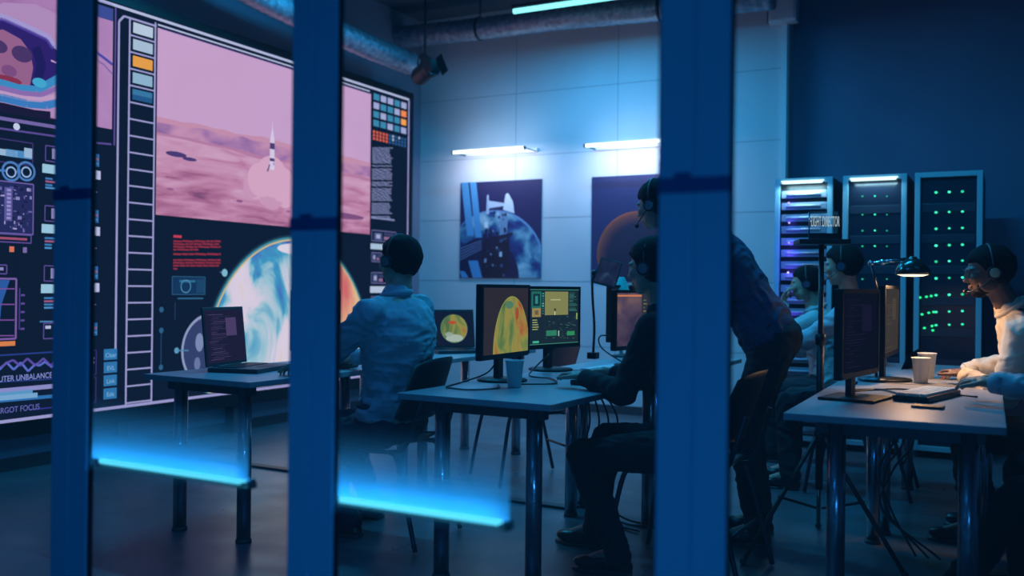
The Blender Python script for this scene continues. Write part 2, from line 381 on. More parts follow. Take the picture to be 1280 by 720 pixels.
# ================================================================== VIDEO WALL
vw = thing('video_wall', 'giant wall display showing a rocket on pink desert and a coloured globe', 'video wall', (SX, 0, 0))
Yof = lambda px: atX(px, 360, SX).y
Zof = lambda px, py: atX(px, py, SX).z
ZB = Zof(100, 516.3)-.005; ZT = Zof(300, 55.5)+.012; YR = Yof(513); YL = Yof(-75)
b = MB(); b.box(WX0-SX+.001, -.004, YL-.1, YR+.03, ZB-.10, ZT+.06, bevel=.004); b.build('housing', M['bezel'], vw)
for k in range(5):
    b = MB(); yy = YL+.2+k*(YR-YL-.4)/4; b.box(WX0-SX+.001, -.03, yy-.04, yy+.04, 0, ZB-.09); b.build('support_foot', M['dark'], vw)
class Pic:
    """flat picture content on a display lying in the local Y-Z plane, facing +X"""
    def __init__(s): s.mb = MB(); s.mats = []; s.lay = 0
    def m(s, material):
        if isinstance(material, str): material = em(material)
        if material not in s.mats: s.mats.append(material)
        s.mb.mi = s.mats.index(material)
    def poly(s, pts, material, lay):
        s.m(material); s.mb.poly([(lay*.0006, y, z) for y, z in pts]); return s
    def rect(s, y0, z0, y1, z1, material, lay=1): return s.poly([(y0, z0), (y1, z0), (y1, z1), (y0, z1)], material, lay)
    def line(s, p, q, w, material, lay=2):
        (a, b_), (c, d) = p, q; L = math.hypot(c-a, d-b_) or 1; nx, nz = -(d-b_)/L*w/2, (c-a)/L*w/2
        return s.poly([(a+nx, b_+nz), (a-nx, b_-nz), (c-nx, d-nz), (c+nx, d+nz)], material, lay)
    def disc(s, cy, cz, r, material, lay, n=48, a0=0, a1=2*PI, zmin=None, ry=None):
        pts = []
        for k in range(n):
            a = a0+(a1-a0)*k/(n-1 if a1-a0 < 2*PI-.01 else n); z = cz+r*math.sin(a); y = cy+(ry or r)*math.cos(a)
            pts.append((y, max(z, zmin) if zmin is not None else z))
        return s.poly(pts, material, lay)
    def ring(s, cy, cz, r, w, material, lay, n=40, ry=None, a0=0, a1=2*PI):
        ry = ry or r
        for k in range(n):
            a, c = a0+(a1-a0)*k/n, a0+(a1-a0)*(k+1)/n
            s.poly([(cy+ry*math.cos(a), cz+r*math.sin(a)), (cy+(ry-w)*math.cos(a), cz+(r-w)*math.sin(a)), (cy+(ry-w)*math.cos(c), cz+(r-w)*math.sin(c)), (cy+ry*math.cos(c), cz+r*math.sin(c))], material, lay)
        return s
    def build(s, name, parent, smooth=None):
        return s.mb.build(name, s.mats, parent, smooth='raw')
def PR(P, x0, y0, x1, y1, c, lay=2):                     # rectangle measured in the photograph, laid on the video wall
    xm = (x0+x1)/2; P.rect(Yof(x0), Zof(xm, y1), Yof(x1), Zof(xm, y0), c, lay)
def PL(P, x0, y0, x1, y1, w, c, lay=2): P.line((Yof(x0), Zof(x0, y0)), (Yof(x1), Zof(x1, y1)), w, c, lay)
def PF(P, x0, y0, x1, y1, w, c, lay=2):                  # frame outline
    xm = (x0+x1)/2; a, d, e, f = Yof(x0), Yof(x1), Zof(xm, y0), Zof(xm, y1)
    for u, v in (((a, e), (d, e)), ((a, f), (d, f)), ((a, e), (a, f)), ((d, e), (d, f))): P.line(u, v, w, c, lay)
NAVY, LILAC, PURP, PALE = '0d1a30', '9c9cd0', '5a4a94', 'b4bde0'
P = Pic()
P.rect(YL-.05, ZB, YR, ZT, NAVY, 0)
yl, yr = YL, Yof(508.5)
zb, zt = ZB+.012, ZT-.02
P.line((yl, zb), (yr, zb), .020, LILAC, 2); P.line((yl, zt), (yr, zt), .020, PALE, 2); P.line((yr, zb), (yr, zt), .020, LILAC, 3)
# frame lines around the left third
yv = Yof(145); P.line((yv, Zof(143, 438)), (yv, zt-.10), .016, LILAC, 3); P.line((yv, zt-.10), (yv+.04, zt-.055), .016, LILAC, 3); P.line((yv+.04, zt-.055), (Yof(192), zt-.055), .014, LILAC, 3)
# ladder
y0, y1 = Yof(158.5), Yof(190.5)
P.line((y0, zb), (y0, zt-.055), .014, LILAC, 3); P.line((y1, zb), (y1, zt-.03), .014, LILAC, 3)
nc = 23; dz = (zt-.055-zb-.02)/nc
for k in range(nc+1): P.line((y0, zb+.02+k*dz), (y1, zb+.02+k*dz), .011, LILAC, 3)
for k, c in enumerate(('b9cbe0', 'a9bfd8', 'e6a049', '8fb4d0', '3a78a4')):
    z = zt-.055-(k+1)*dz; P.rect(y0+.028, z+.022, y1-.022, z+dz-.02, c, 4)
    if k == 4: P.rect(y0+.028, z+.022, y1-.022, z+dz*.5, '23588a', 5)
P.build('display', vw)

# --- landscape picture
P = Pic()
LY0, LY1 = Yof(193.5), Yof(461); LZ0, LZ1 = Zof(280, 276.2), Zof(280, 55.5)-.03
lw, lh = LY1-LY0, LZ1-LZ0
LU = lambda u: LY0+u*lw
LV = lambda v: LZ0+v*lh
sky = em_noise('desert_sky', [(0, 'c39bc4'), (.5, 'c8a2cc'), (1, 'b896c4')], 1.0, 3, 1.0)
ground = em_noise('desert_ground', [(.22, '5e3a68'), (.36, 'a3648c'), (.5, 'bd82a6'), (.64, 'c795b8'), (.8, 'cfa3c2')], 2.4, 8, 1.0, (1, 1, 6), .6, grad=(.34, -.62, 1.0))
mesa = em_noise('desert_mesa', [(.25, '7c5c98'), (.45, 'a87aac'), (.6, 'c08cb0'), (.8, 'cc9cbc')], 3.5, 6, 1.0, (1, 1, 2.5), .4)
P.rect(LY0, LZ0, LY1, LZ1, sky, 2)
P.rect(LY0, LZ0, LY1, LV(.46), ground, 3)
rg = lambda u, s, o: noise.noise(Vector((u*s+o, 1.7, o)))
N = 60
top = [(LU(k/N), LV(.535+.02*rg(k/N, 5, 3)+.014*rg(k/N, 17, 9)-.015*(k/N))) for k in range(N+1)]
P.poly([(LY0, LV(.44))]+[(LY1, LV(.44))]+top[::-1], em('c58fae'), 4)
top = [(LU(k/N), LV(.505+.026*rg(k/N, 4, 8)+.016*rg(k/N, 14, 2)-.02*(k/N))) for k in range(N+1)]
P.poly([(LY0, LV(.40))]+[(LY1, LV(.41))]+top[::-1], mesa, 5)
top = [(LU(k/N), LV(.44-.05*(k/N)+.02*rg(k/N, 7, 5))) for k in range(N+1)]
P.poly([(LY0, LV(.30))]+[(LY1, LV(.30))]+top[::-1], em('b57ca2'), 6)
top = [(LU(k/N), LV(.425-.05*(k/N)+.02*rg(k/N, 7, 5.2))) for k in range(N+1)]
P.poly([(LY0, LZ0)]+[(LY1, LZ0)]+top[::-1], ground, 7)
for k in range(16):                                     # rocks and hollows
    u, v = random.random(), .08+.30*random.random(); r = .01+.03*random.random()
    P.disc(LU(u), LV(v), r*.45*lh/1.8, em(random.choice(('8a4f80', '9a5c8c', 'cda0be', '6e4478'))), 8, 14, ry=r*lw/2)
P.disc(LU(.07), LV(.34), .02, em('4a3a74'), 9, 12, ry=.10); P.disc(LU(.12), LV(.325), .014, em('4a3a74'), 9, 12, ry=.07)
P.disc(LU(.50), LV(.185), .035, em('7e4f7e'), 9, 16, ry=.12); P.disc(LU(.80), LV(.11), .03, em('7e4f7e'), 9, 16, ry=.42)
# exhaust cloud
cloud = em('d4a6c4'); cloud2 = em('c997ba'); ru = .46
for (du, dv, r, c) in ((0, -.18, .17, cloud), (-.04, -.20, .13, cloud2), (.045, -.19, .14, cloud), (.10, -.21, .10, cloud2), (-.07, -.235, .09, cloud), (.0, -.25, .13, cloud), (.07, -.26, .10, cloud), (.13, -.25, .07, cloud)):
    P.disc(LU(ru+du), LV(.40+dv+.05), r, c, 10+(.3 if c is cloud else 0), 22, ry=r*1.15)
ru = (Yof(337.5)-LY0)/lw
for (du, dv, r, c) in ((0, .30, .17, cloud), (-.05, .27, .14, cloud), (.05, .26, .15, cloud), (.11, .24, .11, cloud), (-.09, .22, .09, cloud2), (.0, .20, .14, cloud2)):
    P.disc(LU(ru+du), LV(dv), r, c, 11+(.3 if c is cloud else 0), 22, ry=r*1.1)
rz0, rz1 = Zof(337, 212), Zof(337, 160); ry_ = Yof(337.5)
P.poly([(ry_-.028, rz0), (ry_+.028, rz0), (ry_+.026, rz1-.10), (ry_+.004, rz1), (ry_-.004, rz1), (ry_-.026, rz1-.10)], em('d6cbe6'), 13)
P.rect(ry_-.028, rz1-.17, ry_+.028, rz1-.12, '4a3c74', 14); P.rect(ry_-.028, rz1-.27, ry_+.028, rz1-.245, '4a3c74', 14)
P.rect(ry_+.008, rz0+.04, ry_+.028, rz1-.28, 'a898c8', 14)
P.line((ry_-.028, rz0+.04), (ry_-.055, rz0-.02), .014, em('5a4a80'), 14); P.line((ry_, rz1), (ry_, rz1+.05), .006, em('d6cbe6'), 13)
P.line((LY0+.02, LZ1-.0), (LY1, LZ1-.0), .006, em('5a4a94'), 3); P.line((LY0, LZ1+.022), (LY1-.02, LZ1+.022), .012, em(PALE), 3)
P.build('landscape_picture', vw)

# --- globe and instruments under the landscape
P = Pic()
gc = (Yof(370), .55); GR = 1.0
def globe_mat():
    m = bpy.data.materials.new('heat_map_globe'); m.use_nodes = True; nt = m.node_tree; nt.nodes.clear(); N_ = nt.nodes.new; L_ = nt.links.new
    tc = N_('ShaderNodeTexCoord'); mp = N_('ShaderNodeMapping'); mp.inputs['Scale'].default_value = (1, 1.25, .8); L_(tc.outputs['Object'], mp.inputs[0])
    def nz(sc, de, di, off):
        n = N_('ShaderNodeTexNoise'); n.inputs['Scale'].default_value = sc; n.inputs['Detail'].default_value = de; n.inputs['Distortion'].default_value = di
        q = N_('ShaderNodeMapping'); q.inputs['Location'].default_value = (off, off*.7, off*1.3); L_(mp.outputs[0], q.inputs[0]); L_(q.outputs[0], n.inputs['Vector']); return n
    def ramp(src, st):
        r = N_('ShaderNodeValToRGB'); cr = r.color_ramp
        while len(cr.elements) < len(st): cr.elements.new(.5)
        for el, (p, c) in zip(cr.elements, st): el.position = p; el.color = (*lin(c), 1)
        L_(src, r.inputs['Fac']); return r
    n1, n2, n3 = nz(1.6, 5, 1.0, 3.1), nz(1.5, 5, .8, 9.4), nz(1.1, 3, .4, 5.2)
    cool = ramp(n1.outputs['Fac'], [(.34, '4a4cb4'), (.42, '3f9cc4'), (.47, '9cc4d4'), (.53, 'd6cce0'), (.64, 'dccfe2'), (.74, 'd8c89c')])
    warm = ramp(n2.outputs['Fac'], [(.32, 'd0686c'), (.40, 'dc9880'), (.48, 'e2b890'), (.55, 'd8cca8'), (.66, 'd8c8dc'), (.75, '88b4c4')])
    sp = N_('ShaderNodeSeparateXYZ'); L_(tc.outputs['Object'], sp.inputs[0])
    ma = N_('ShaderNodeMath'); ma.operation = 'MULTIPLY_ADD'; ma.inputs[1].default_value = .75; ma.inputs[2].default_value = -.75*(gc[0]+.1)+.0; L_(sp.outputs['Y'], ma.inputs[0])
    ad = N_('ShaderNodeMath'); ad.operation = 'ADD'; L_(ma.outputs[0], ad.inputs[0]); L_(n3.outputs['Fac'], ad.inputs[1])
    mr = N_('ShaderNodeMapRange'); mr.inputs['From Min'].default_value = .42; mr.inputs['From Max'].default_value = .62; L_(ad.outputs[0], mr.inputs['Value'])
    mx = N_('ShaderNodeMixRGB'); L_(mr.outputs[0], mx.inputs[0]); L_(cool.outputs[0], mx.inputs[1]); L_(warm.outputs[0], mx.inputs[2])
    em_ = N_('ShaderNodeEmission'); o = N_('ShaderNodeOutputMaterial'); L_(mx.outputs[0], em_.inputs['Color']); L_(em_.outputs[0], o.inputs[0]); return m
globe = globe_mat()
P.disc(gc[0], gc[1], GR+.05, em('1c3a50'), 2, 72, zmin=ZB+.03); P.disc(gc[0], gc[1], GR+.032, em('3e8a9e'), 2.5, 72, zmin=ZB+.03); P.disc(gc[0], gc[1], GR+.014, em('cdb98a'), 3, 72, zmin=ZB+.03)
P.disc(gc[0], gc[1], GR, globe, 4, 72, zmin=ZB+.03)
P.disc(gc[0]-.02, gc[1]+.93, .045, em('dcd4e4'), 5, 24, ry=.22)
# small transparent orb left of it
oc = (Yof(262), Zof(262, 437)); P.disc(oc[0], oc[1], .27, em('5a5a86'), 7, 36); P.disc(oc[0]-.02, oc[1], .24, em('33406a'), 8, 36); P.ring(oc[0], oc[1], .275, .02, em('8f9cc4'), 9); P.disc(oc[0]-.1, oc[1]+.06, .07, em('7c8cb4'), 9, 16, ry=.04); P.disc(oc[0]-.12, oc[1]-.1, .05, em('6878a4'), 9, 16, ry=.03)
P.line((Yof(221), Zof(221, 438)), (Yof(236), Zof(236, 438)), .012, em('4a78a0'), 9); P.disc(Yof(221), Zof(221, 438), .022, em('5c9cc0'), 9, 12)
P.disc(Yof(280), Zof(280, 341), .03, em('7fb8d0'), 9, 14); P.line((Yof(274), Zof(274, 340)), (Yof(280), Zof(280, 341)), .008, em('4a78a0'), 8)
for (xx, yy) in ((202, 387), (202, 413), (202, 459)): P.disc(Yof(xx), Zof(xx, yy), .02, em('2c5f86'), 3, 12)
PL(P, 202, 415, 202, 457, .008, '22456a'); PL(P, 219, 378, 219, 400, .006, '22456a')
# red text block
for k, (y, w_, h_) in enumerate(((294, 12, 3.2), (300.5, 60, 2.2), (304, 58, 2.2), (307.5, 60, 2.2), (311, 32, 2.2), (316.5, 60, 2.4), (324, 60, 2.2), (327.5, 60, 2.2), (331, 58, 2.2), (335, 6, 2))):
    x = 216
    while x < 216+w_-1:
        ww = min(random.choice((5, 8, 11, 15)), 216+w_-x); PR(P, x, y, x+ww-.8, y+h_, 'c03c54' if k == 0 else '8c2c40'); x += ww
PR(P, 215, 347, 256, 367, '14345a'); PF(P, 215, 346, 256, 368, .006, '2c5f86', 3); PR(P, 224, 350, 244, 353, '2f6a92', 3); P.ring(Yof(232), Zof(232, 358), .05, .008, em('4f8cb0'), 4, 20); PR(P, 222, 372, 254, 374, '2c5f86')
for k in range(6): PL(P, 246+k*1.7, 349, 246+k*1.7, 366, .004, '2c5f86', 4)
P.build('globe_panel', vw)

# --- right column
P = Pic()
cols = 5; cy0, cy1 = Yof(463.3), Yof(506.2); cz1, cz0 = Zof(485, 121), Zof(485, 166)
pal = {'w': 'a0a8d4', 'b': '3c86ae', 'o': 'f08a4e', 'O': 'f0a050'}
rows = ['bwwbw', 'wbbwo', 'bwbbO', 'bbwbw', ]
cz1, cz0 = Zof(485, 120.5), Zof(485, 163.5)
cw, ch = (cy1-cy0)/5, (cz1-cz0)/4
for r_, row in enumerate(rows):
    for c_, q in enumerate(row):
        y, z = cy0+c_*cw, cz1-(r_+1)*ch
        P.rect(y+.012, z+.012, y+cw-.012, z+ch-.012, pal[q], 3)
for r_ in range(3):
    for c_ in range(11):
        col = 'dc6450' if c_ < 5 else ('9ab4d8' if random.random() < .25 else '2c5c92')
        y = cy0+c_*(cy1-cy0)/11; z = Zof(485, 167.5+r_*4.2)
        P.rect(y+.008, z-.024, y+(cy1-cy0)/11-.012, z, col, 3)
yy = 184
while yy < 274:
    if int(yy) in (203, 204, 208, 209, 225, 226, 232, 233, 250, 251, 268): yy += 2.05; continue
    wd = random.choice((22, 24, 25, 26, 23)); x = 463.3
    while x < 463.3+wd-1: ww = min(random.choice((3, 5, 7)), 463.3+wd-x); PR(P, x, yy, x+ww-.35, yy+1.15, '7f88b4', 3); x += ww
    yy += 2.05
PR(P, 462.8, 272.5, 492, 274.5, '8088b4', 3)
def thumb(P, x0, y0, x1, y1, lay=3):
    PF(P, x0, y0, x1, y1, .008, '6a6ca0', lay); w_, h_ = x1-x0, y1-y0
    PR(P, x0+w_*.1, y0+h_*.15, x0+w_*.42, y1-h_*.15, '4a5a8c', lay); PR(P, x0+w_*.18, y0+h_*.3, x0+w_*.34, y0+h_*.7, 'a9a8cc', lay+1)
    PR(P, x0+w_*.5, y0+h_*.2, x0+w_*.9, y0+h_*.45, '39406c', lay); PR(P, x0+w_*.5, y0+h_*.55, x0+w_*.8, y1-h_*.15, '8a6a90', lay)
thumb(P, 464, 289, 494, 302); PR(P, 462.5, 305, 486, 312, 'aac2da', 3); thumb(P, 464, 316, 476, 327); thumb(P, 464, 341, 482, 354); PR(P, 462.5, 358, 494, 366, 'b4c4dc', 3); thumb(P, 464, 371, 480, 382)
thumb(P, 464, 394, 482, 407); PR(P, 462.5, 410, 494, 418, 'b4c4dc', 3); thumb(P, 464, 422, 480, 433)
P.build('status_column', vw)

# --- left third: pilot picture and instruments
P = Pic()
ay0, ay1 = YL, Yof(137.5); az0, az1 = Zof(100, 154.5), ZT-.05
AU = lambda px: Yof(px)
suit = em_noise('suit_picture', [(.3, '8a5c94'), (.5, 'a87ab0'), (.7, 'b48cc0')], 1.5, 4)
P.rect(ay0, az0, ay1, az1, suit, 2)
P.rect(Yof(112), Zof(125, 22), ay1, az1, '3c4c94', 3)
def zz(px, py): return (Yof(px), Zof(px, py))
P.poly([zz(-70, 40), zz(-70, 125), zz(0, 133), zz(40, 140), zz(70, 148), zz(75, 20), zz(40, 4), zz(0, 2)][::-1], 'b08cbc', 3)
P.poly([zz(-70, 30), zz(0, 22), zz(40, 40), zz(58, 50), zz(72, 66), zz(74, 100), zz(60, 108), zz(0, 106), zz(-70, 96)][::-1], '2e1f6c', 4)      # visor
P.poly([zz(-60, 40), zz(0, 36), zz(22, 48), zz(34, 64), zz(38, 84), zz(34, 108), zz(0, 104), zz(-50, 96)][::-1], '96628c', 5)                    # face
P.disc(*zz(24, 67), .05, em('4a3468'), 6, 16, ry=.07); P.disc(*zz(-6, 57), .04, em('4a3468'), 6, 16, ry=.06); P.disc(*zz(8, 88), .035, em('7c4c80'), 6, 16, ry=.05); P.disc(*zz(5, 99), .025, em('86304c'), 6, 16, ry=.10)
P.poly([zz(36, 60), zz(42, 80), zz(37, 108), zz(48, 108), zz(54, 80), zz(46, 56)], '1f1a5c', 7)
for (pts, w_, c, l) in (([(-70, 16), (0, 20), (30, 33), (56, 45), (64, 56), (74, 62)], .035, 'a49ad4', 8), ([(-70, 20), (0, 23.5), (30, 37), (55, 49), (62, 60)], .02, '4c3c9c', 8),
                        ([(-70, 92), (0, 104), (20, 110), (42, 112), (58, 104), (72, 96)], .05, '3c8cc4', 8), ([(-70, 98), (0, 110), (25, 116), (48, 118), (72, 108)], .03, '8c6cb0', 9),
                        ([(-70, 104), (0, 116), (25, 122), (50, 124), (72, 120)], .035, 'c09cc4', 8), ([(-70, 112), (0, 122), (30, 129), (55, 131), (72, 127)], .05, '3a7cc0', 8),
                        ([(113, 62), (124, 70), (137, 80)], .02, '4a4aa8', 8), ([(113, 72), (126, 80), (137, 92)], .01, '7c62a4', 8)):
    for (u, v) in zip(pts[:-1], pts[1:]): P.line(zz(*u), zz(*v), w_, c, l)
P.poly([zz(-70, 118), zz(0, 128), zz(40, 137), zz(60, 139), zz(60, 150), zz(0, 140), zz(-70, 130)], '1a1838', 9)
P.disc(*zz(46, 103), .03, em('44a8d0'), 9, 14, ry=.05); P.poly([zz(60, 74), zz(72, 79), zz(72, 81), zz(60, 76)], 'c8a0d0', 9)
P.line((ay1+.02, Zof(138, 181)), (ay1+.02, az1+.02), .012, PURP, 3); P.line((ay1-.0, az1+.025), (ay0, az1+.025), .012, LILAC, 3)
P.line(zz(137, 180), zz(115, 178), .012, PURP, 3)
PL(P, -60, 138, 70, 159, .022, '7466a8', 6); PL(P, -60, 152, 70, 170.5, .012, PURP, 6); P.disc(*zz(18, 158), .022, em('c8d0f0'), 7, 12)
# widgets
PF(P, -40, 173, 39, 202, .008, '3c3270'); PR(P, -30, 185, 20, 193, '9ab8d8', 3); PR(P, 5, 188, 38, 197, '4a8cc4', 3); PR(P, 28, 185, 38, 197, '9ab8d8', 4)
for xx in (12, 31): P.ring(*zz(xx, 214), .062, .014, em('4a7cc0'), 4, ry=.062); P.ring(*zz(xx, 215), .035, .01, em('8fb0e0'), 4, 20)
PL(P, -30, 212, 5, 213, .014, '4a7cc0'); PL(P, 19, 214, 24, 214.5, .014, '4a7cc0')
PR(P, -40, 226, 40, 291, '252a5c', 2)
for k in range(150):
    x = -38+random.random()*74; y = 229+random.random()*58; w_ = random.choice((1.5, 2.5, 5)); h_ = random.choice((1, 2, 4))
    PR(P, x, y, x+w_, y+h_, random.choice(('6a62a8', '8c86c0', '4a4c8c', '151c3c', 'a49cd0', '3c3c78')), 3)
PR(P, 4, 234, 14, 276, '5a589c', 4)
for k in range(8): PR(P, 7, 236+k*5, 12, 239+k*5, '9890c8', 5)
PF(P, -40, 226, 40, 291, .008, '6a5ca4', 6); PF(P, -40, 292, 38, 302, .008, '5a4a94'); PR(P, -30, 296, 33, 299, 'a05070', 3)
PR(P, 11, 308, 17, 315, 'd8735c'); PR(P, 28, 309, 33, 316, '7a6aa8'); PR(P, -30, 310, -8, 315, '7a6aa8'); PF(P, -20, 331, 8, 342, .008, '5a4a94'); PR(P, -2, 334, 4, 338, '8c86c0')
PF(P, -60, 348, 20, 425, .012, '7a5ca4', 4); PR(P, -60, 350, -2, 422, '243c80', 3); P.poly([zz(-30, 350), zz(12, 350), zz(2, 380), zz(-2, 422), zz(-30, 422)], '2c5aa4', 3)
for k in range(4): PL(P, -60, 361+k*19.5, 18, 361+k*19.5, .007, '7a4c9c', 5)
PR(P, -60, 428, 19.5, 434, 'd8814c', 4)
for k in range(5): PL(P, 26, 369+k*10.5, 31, 369+k*10.5, .012, '5a4a94')
PL(P, 24.5, 360, 24.5, 412, .008, '4a3c84')
for k in range(3):
    y = 183+k*73.5+k*1.2
    if k < 3:
        PF(P, 55, y, 75, y+19, .007, '5a4a94'); PR(P, 63, y+3, 73, y+16, '8c86c0', 3); PR(P, 51, y+23, 76, y+34, '9ac8e0', 3)
        for j in range(4): PR(P, 55, y+39+j*4, 55+random.choice((9, 14, 18)), y+41.4+j*4, ('3c7cb8', '9c5a84', '3c7cb8', '4a8cc8')[j], 3)
PF(P, 55, 404, 75, 423, .007, '5a4a94'); PL(P, 50, 402, 76, 402, .010, '4a7cb0'); PR(P, 57, 407, 64, 411, 'b4bde0', 3)
for k in range(4):
    y = 192+k*70.5
    PR(P, 114, y, 122, y+16, '2f6cae', 3); PR(P, 115.5, y+5, 121, y+8, '9c6a84', 4); PR(P, 115.5, y+11, 121, y+13, '5a98cc', 4)
    if k < 3: PR(P, 113.5, y+21, 124, y+32, 'b8bde4', 3); PR(P, 114, y+47, 120, y+48.5, '7a6aa8', 3); PR(P, 114, y+48, 115.4, y+53, '5a4a84', 3)
PL(P, -60, 448, 75, 439.5, .010, '283c88'); PL(P, -60, 481, 75, 473, .008, '2a3c84'); PF(P, 112, 438, 121, 468, .008, '3a2f78'); PF(P, 112, 472, 121, 503, .008, '3a2f78')
for (pts, c) in (([(-40, 462), (-20, 455), (0, 462), (9, 453), (18, 462), (27, 453), (36, 464), (45, 455), (50, 457), (57, 452), (66, 459), (74, 450)], '5a6cc8'), ([(-30, 452), (-10, 462), (2, 459), (10, 453), (17, 450), (26, 457), (35, 448), (45, 457), (55, 448), (64, 457), (74, 448)], '5a4aa4'), ([(113, 452), (118, 447)], '9a9ce0'), ([(113, 448), (118, 454)], '9a9ce0')):
    for (u, v) in zip(pts[:-1], pts[1:]): P.line(zz(*u), zz(*v), .014, c, 4)
PL(P, -60, 494, 68, 482.5, .028, '8c8cc8', 4); PL(P, -60, 500, 42, 491, .045, '5a98c8', 4); PL(P, -60, 506, 68, 495, .022, '2f70b0', 3); PL(P, -60, 503, 48, 493.5, .03, '78a8d0', 5)
PL(P, 40, 512, 68, 509, .008, '34348c')
for k in range(4):
    PR(P, 130.5, 436+k*16.3, 147, 449.5+k*16.3, '2f74ae', 4)
P.build('instrument_column', vw)
# lettering on the display
def vtext(txt, px, py, size, color, xs=1.0, lay=8):
    y, z = zz(px, py); m = Matrix.Translation((lay*.0006, y, z)) @ Matrix(((0, 0, 1, 0), (1, 0, 0, 0), (0, 1, 0, 0), (0, 0, 0, 1)))
    return text_mesh('display_text', txt, size, em(color), m, vw, .0002, xs)
vtext('COMPUTER UNBALANCE', 22, 472.5, .05, '8c96e0', .84); vtext('CARGOT FOCUS', 21, 511.5, .05, '6a6cc0', .84)
for k, s_ in enumerate(('Clear', 'EVL', 'Link', 'Edit')): vtext(s_, 139, 444.0+k*16.3, .042, '7fb4dc', .95)

# ================================================================== POSTERS
def cloud_print():
    m = mat('print_clouded_ocean', (.03, .08, .25), .45); nt = m.node_tree; b = nt.nodes['Principled BSDF']
    tc = nt.nodes.new('ShaderNodeTexCoord'); n = nt.nodes.new('ShaderNodeTexNoise'); n.inputs['Scale'].default_value = 4.5; n.inputs['Detail'].default_value = 7; n.inputs['Distortion'].default_value = .6
    r = nt.nodes.new('ShaderNodeValToRGB'); cr = r.color_ramp
    while len(cr.elements) < 5: cr.elements.new(.5)
    for el, (p, c) in zip(cr.elements, ((.36, '14255c'), (.46, '1c3c7c'), (.52, '2f6890'), (.60, '6fa0b8'), (.72, 'a8c4d0'))): el.position = p; el.color = (*lin(c), 1)
    nt.links.new(tc.outputs['Object'], n.inputs['Vector']); nt.links.new(n.outputs['Fac'], r.inputs['Fac']); nt.links.new(r.outputs['Color'], b.inputs['Base Color']); return m
def poster(p0, p1, name_label, kind):
    (x0, y0), (x1, y1) = p0, p1
    a = atY(x0, (y0+y1)/2, BY-.012).x; c = atY(x1, (y0+y1)/2, BY-.012).x
    zt_ = atY((x0+x1)/2, y0, BY-.012).z; zb_ = atY((x0+x1)/2, y1, BY-.012).z
    w_, h_ = c-a, zt_-zb_
    t = thing('poster', name_label, 'poster', (a, BY-.0008, zb_), 0, 'posters on the pale back wall')
    b = MB(); b.box(0, w_, -.010, -.0, 0, h_); b.build('backing_board', mat('poster_board_edge', (.05, .06, .09), .6), t)
    mb = MB(); ms = []
    def q(pts, col, lay, rough=.45):
        m = mat('print_'+col, col, rough) if isinstance(col, str) else col
        if m not in ms: ms.append(m)
        mb.mi = ms.index(m); mb.poly([(u*w_, -.0102-lay*.0003, v*h_) for u, v in pts])
    def disc(cu, cv, r, col, lay, clip=True, n=64):
        asp = h_/w_
        q([(min(1, max(0, cu+r*asp*math.cos(2*PI*k/n))), min(1, max(0, cv+r*math.sin(2*PI*k/n)))) for k in range(n)], col, lay)
    q([(0, 0), (1, 0), (1, 1), (0, 1)], '1c2050' if kind == 'station' else '262a58', 0)
    if kind == 'station':
        disc(.42, .10, .60, '6f96c4', 1); disc(.412, .095, .59, cloud_print(), 2)
        disc(.30, .0, .42, '101a44', 2.5)
        q([(.50, .02), (.56, .02), (.60, .62), (.52, .70), (.50, .66)], '6c8cb0', 4.5)
        # solar wings
        for (u0, u1, v0, v1, du) in ((.02, .11, .44, 1.0, -.05), (.13, .21, .42, 1.0, -.05), (.0, .09, 0, .07, -.03), (.14, .26, 0, .18, -.03)):
            u0b, u1b = u0+(.04 if v1 == 1.0 else 0), u1+(.04 if v1 == 1.0 else 0)
            q([(max(0, u0b+.03), v0), (u1b+.03, v0), (max(0, u1b+du), v1), (max(0, u0b+du), v1)], '4c94c8', 5)
        q([(0, .16), (.30, .30), (.66, .44), (.66, .47), (.30, .40), (0, .32)], '101838', 6)
        for k in range(5): q([(0, .18+k*.03), (.28, .30+k*.022), (.28, .306+k*.022), (0, .19+k*.03)], '6f86b4', 7)
        q([(.28, .28), (.62, .42), (.62, .10), (.52, 0), (.30, 0)], '0c1430', 5.5)
        for k in range(70):
            u, v = .30+.28*random.random(), .08+.62*random.random(); s_ = .008+.022*random.random()
            q([(u, v), (u+s_, v), (u+s_, v+s_*1.3), (u, v+s_*1.3)], random.choice(('0a1028', '101838', '8ea2c0', '3c5080', '1c2850', '0a1028')), 8+k*.01)
        q([(.33, .66), (.37, .66), (.36, .86), (.34, .86)], 'a0b4cc', 9.2); q([(.36, .72), (.55, .74), (.55, .77), (.36, .80)], 'b4c4d8', 9.1)
        q([(.54, .70), (.68, .66), (.66, .78), (.60, .87), (.57, .86)], 'c4d0dc', 9.3); q([(.31, .52), (.36, .52), (.35, .58), (.31, .58)], 'd0dae4', 9.3); q([(.50, .22), (.535, .22), (.53, .27), (.50, .27)], 'c0ccdc', 9.3)
    else:
        for k in range(12):
            f_ = k/11; c_ = [x+(y-x)*min(1, f_*1.3)**.45 for x, y in zip((.34, .075, .035), (.016, .011, .042))]
            disc(.44+.05*f_, .26-.07*f_, .40-.075*f_, mat('print_red_planet_%d' % k, tuple(c_), .5, noise_amt=.12, nscale=7), 1+k*.3)
    mb.build('print', ms, t, smooth='raw')
poster((575, 226), (676.5, 347.5), 'poster of a space station above a blue planet', 'station')
poster((739, 218), (873, 352), 'poster of a dark red planet on an indigo sky', 'planet')

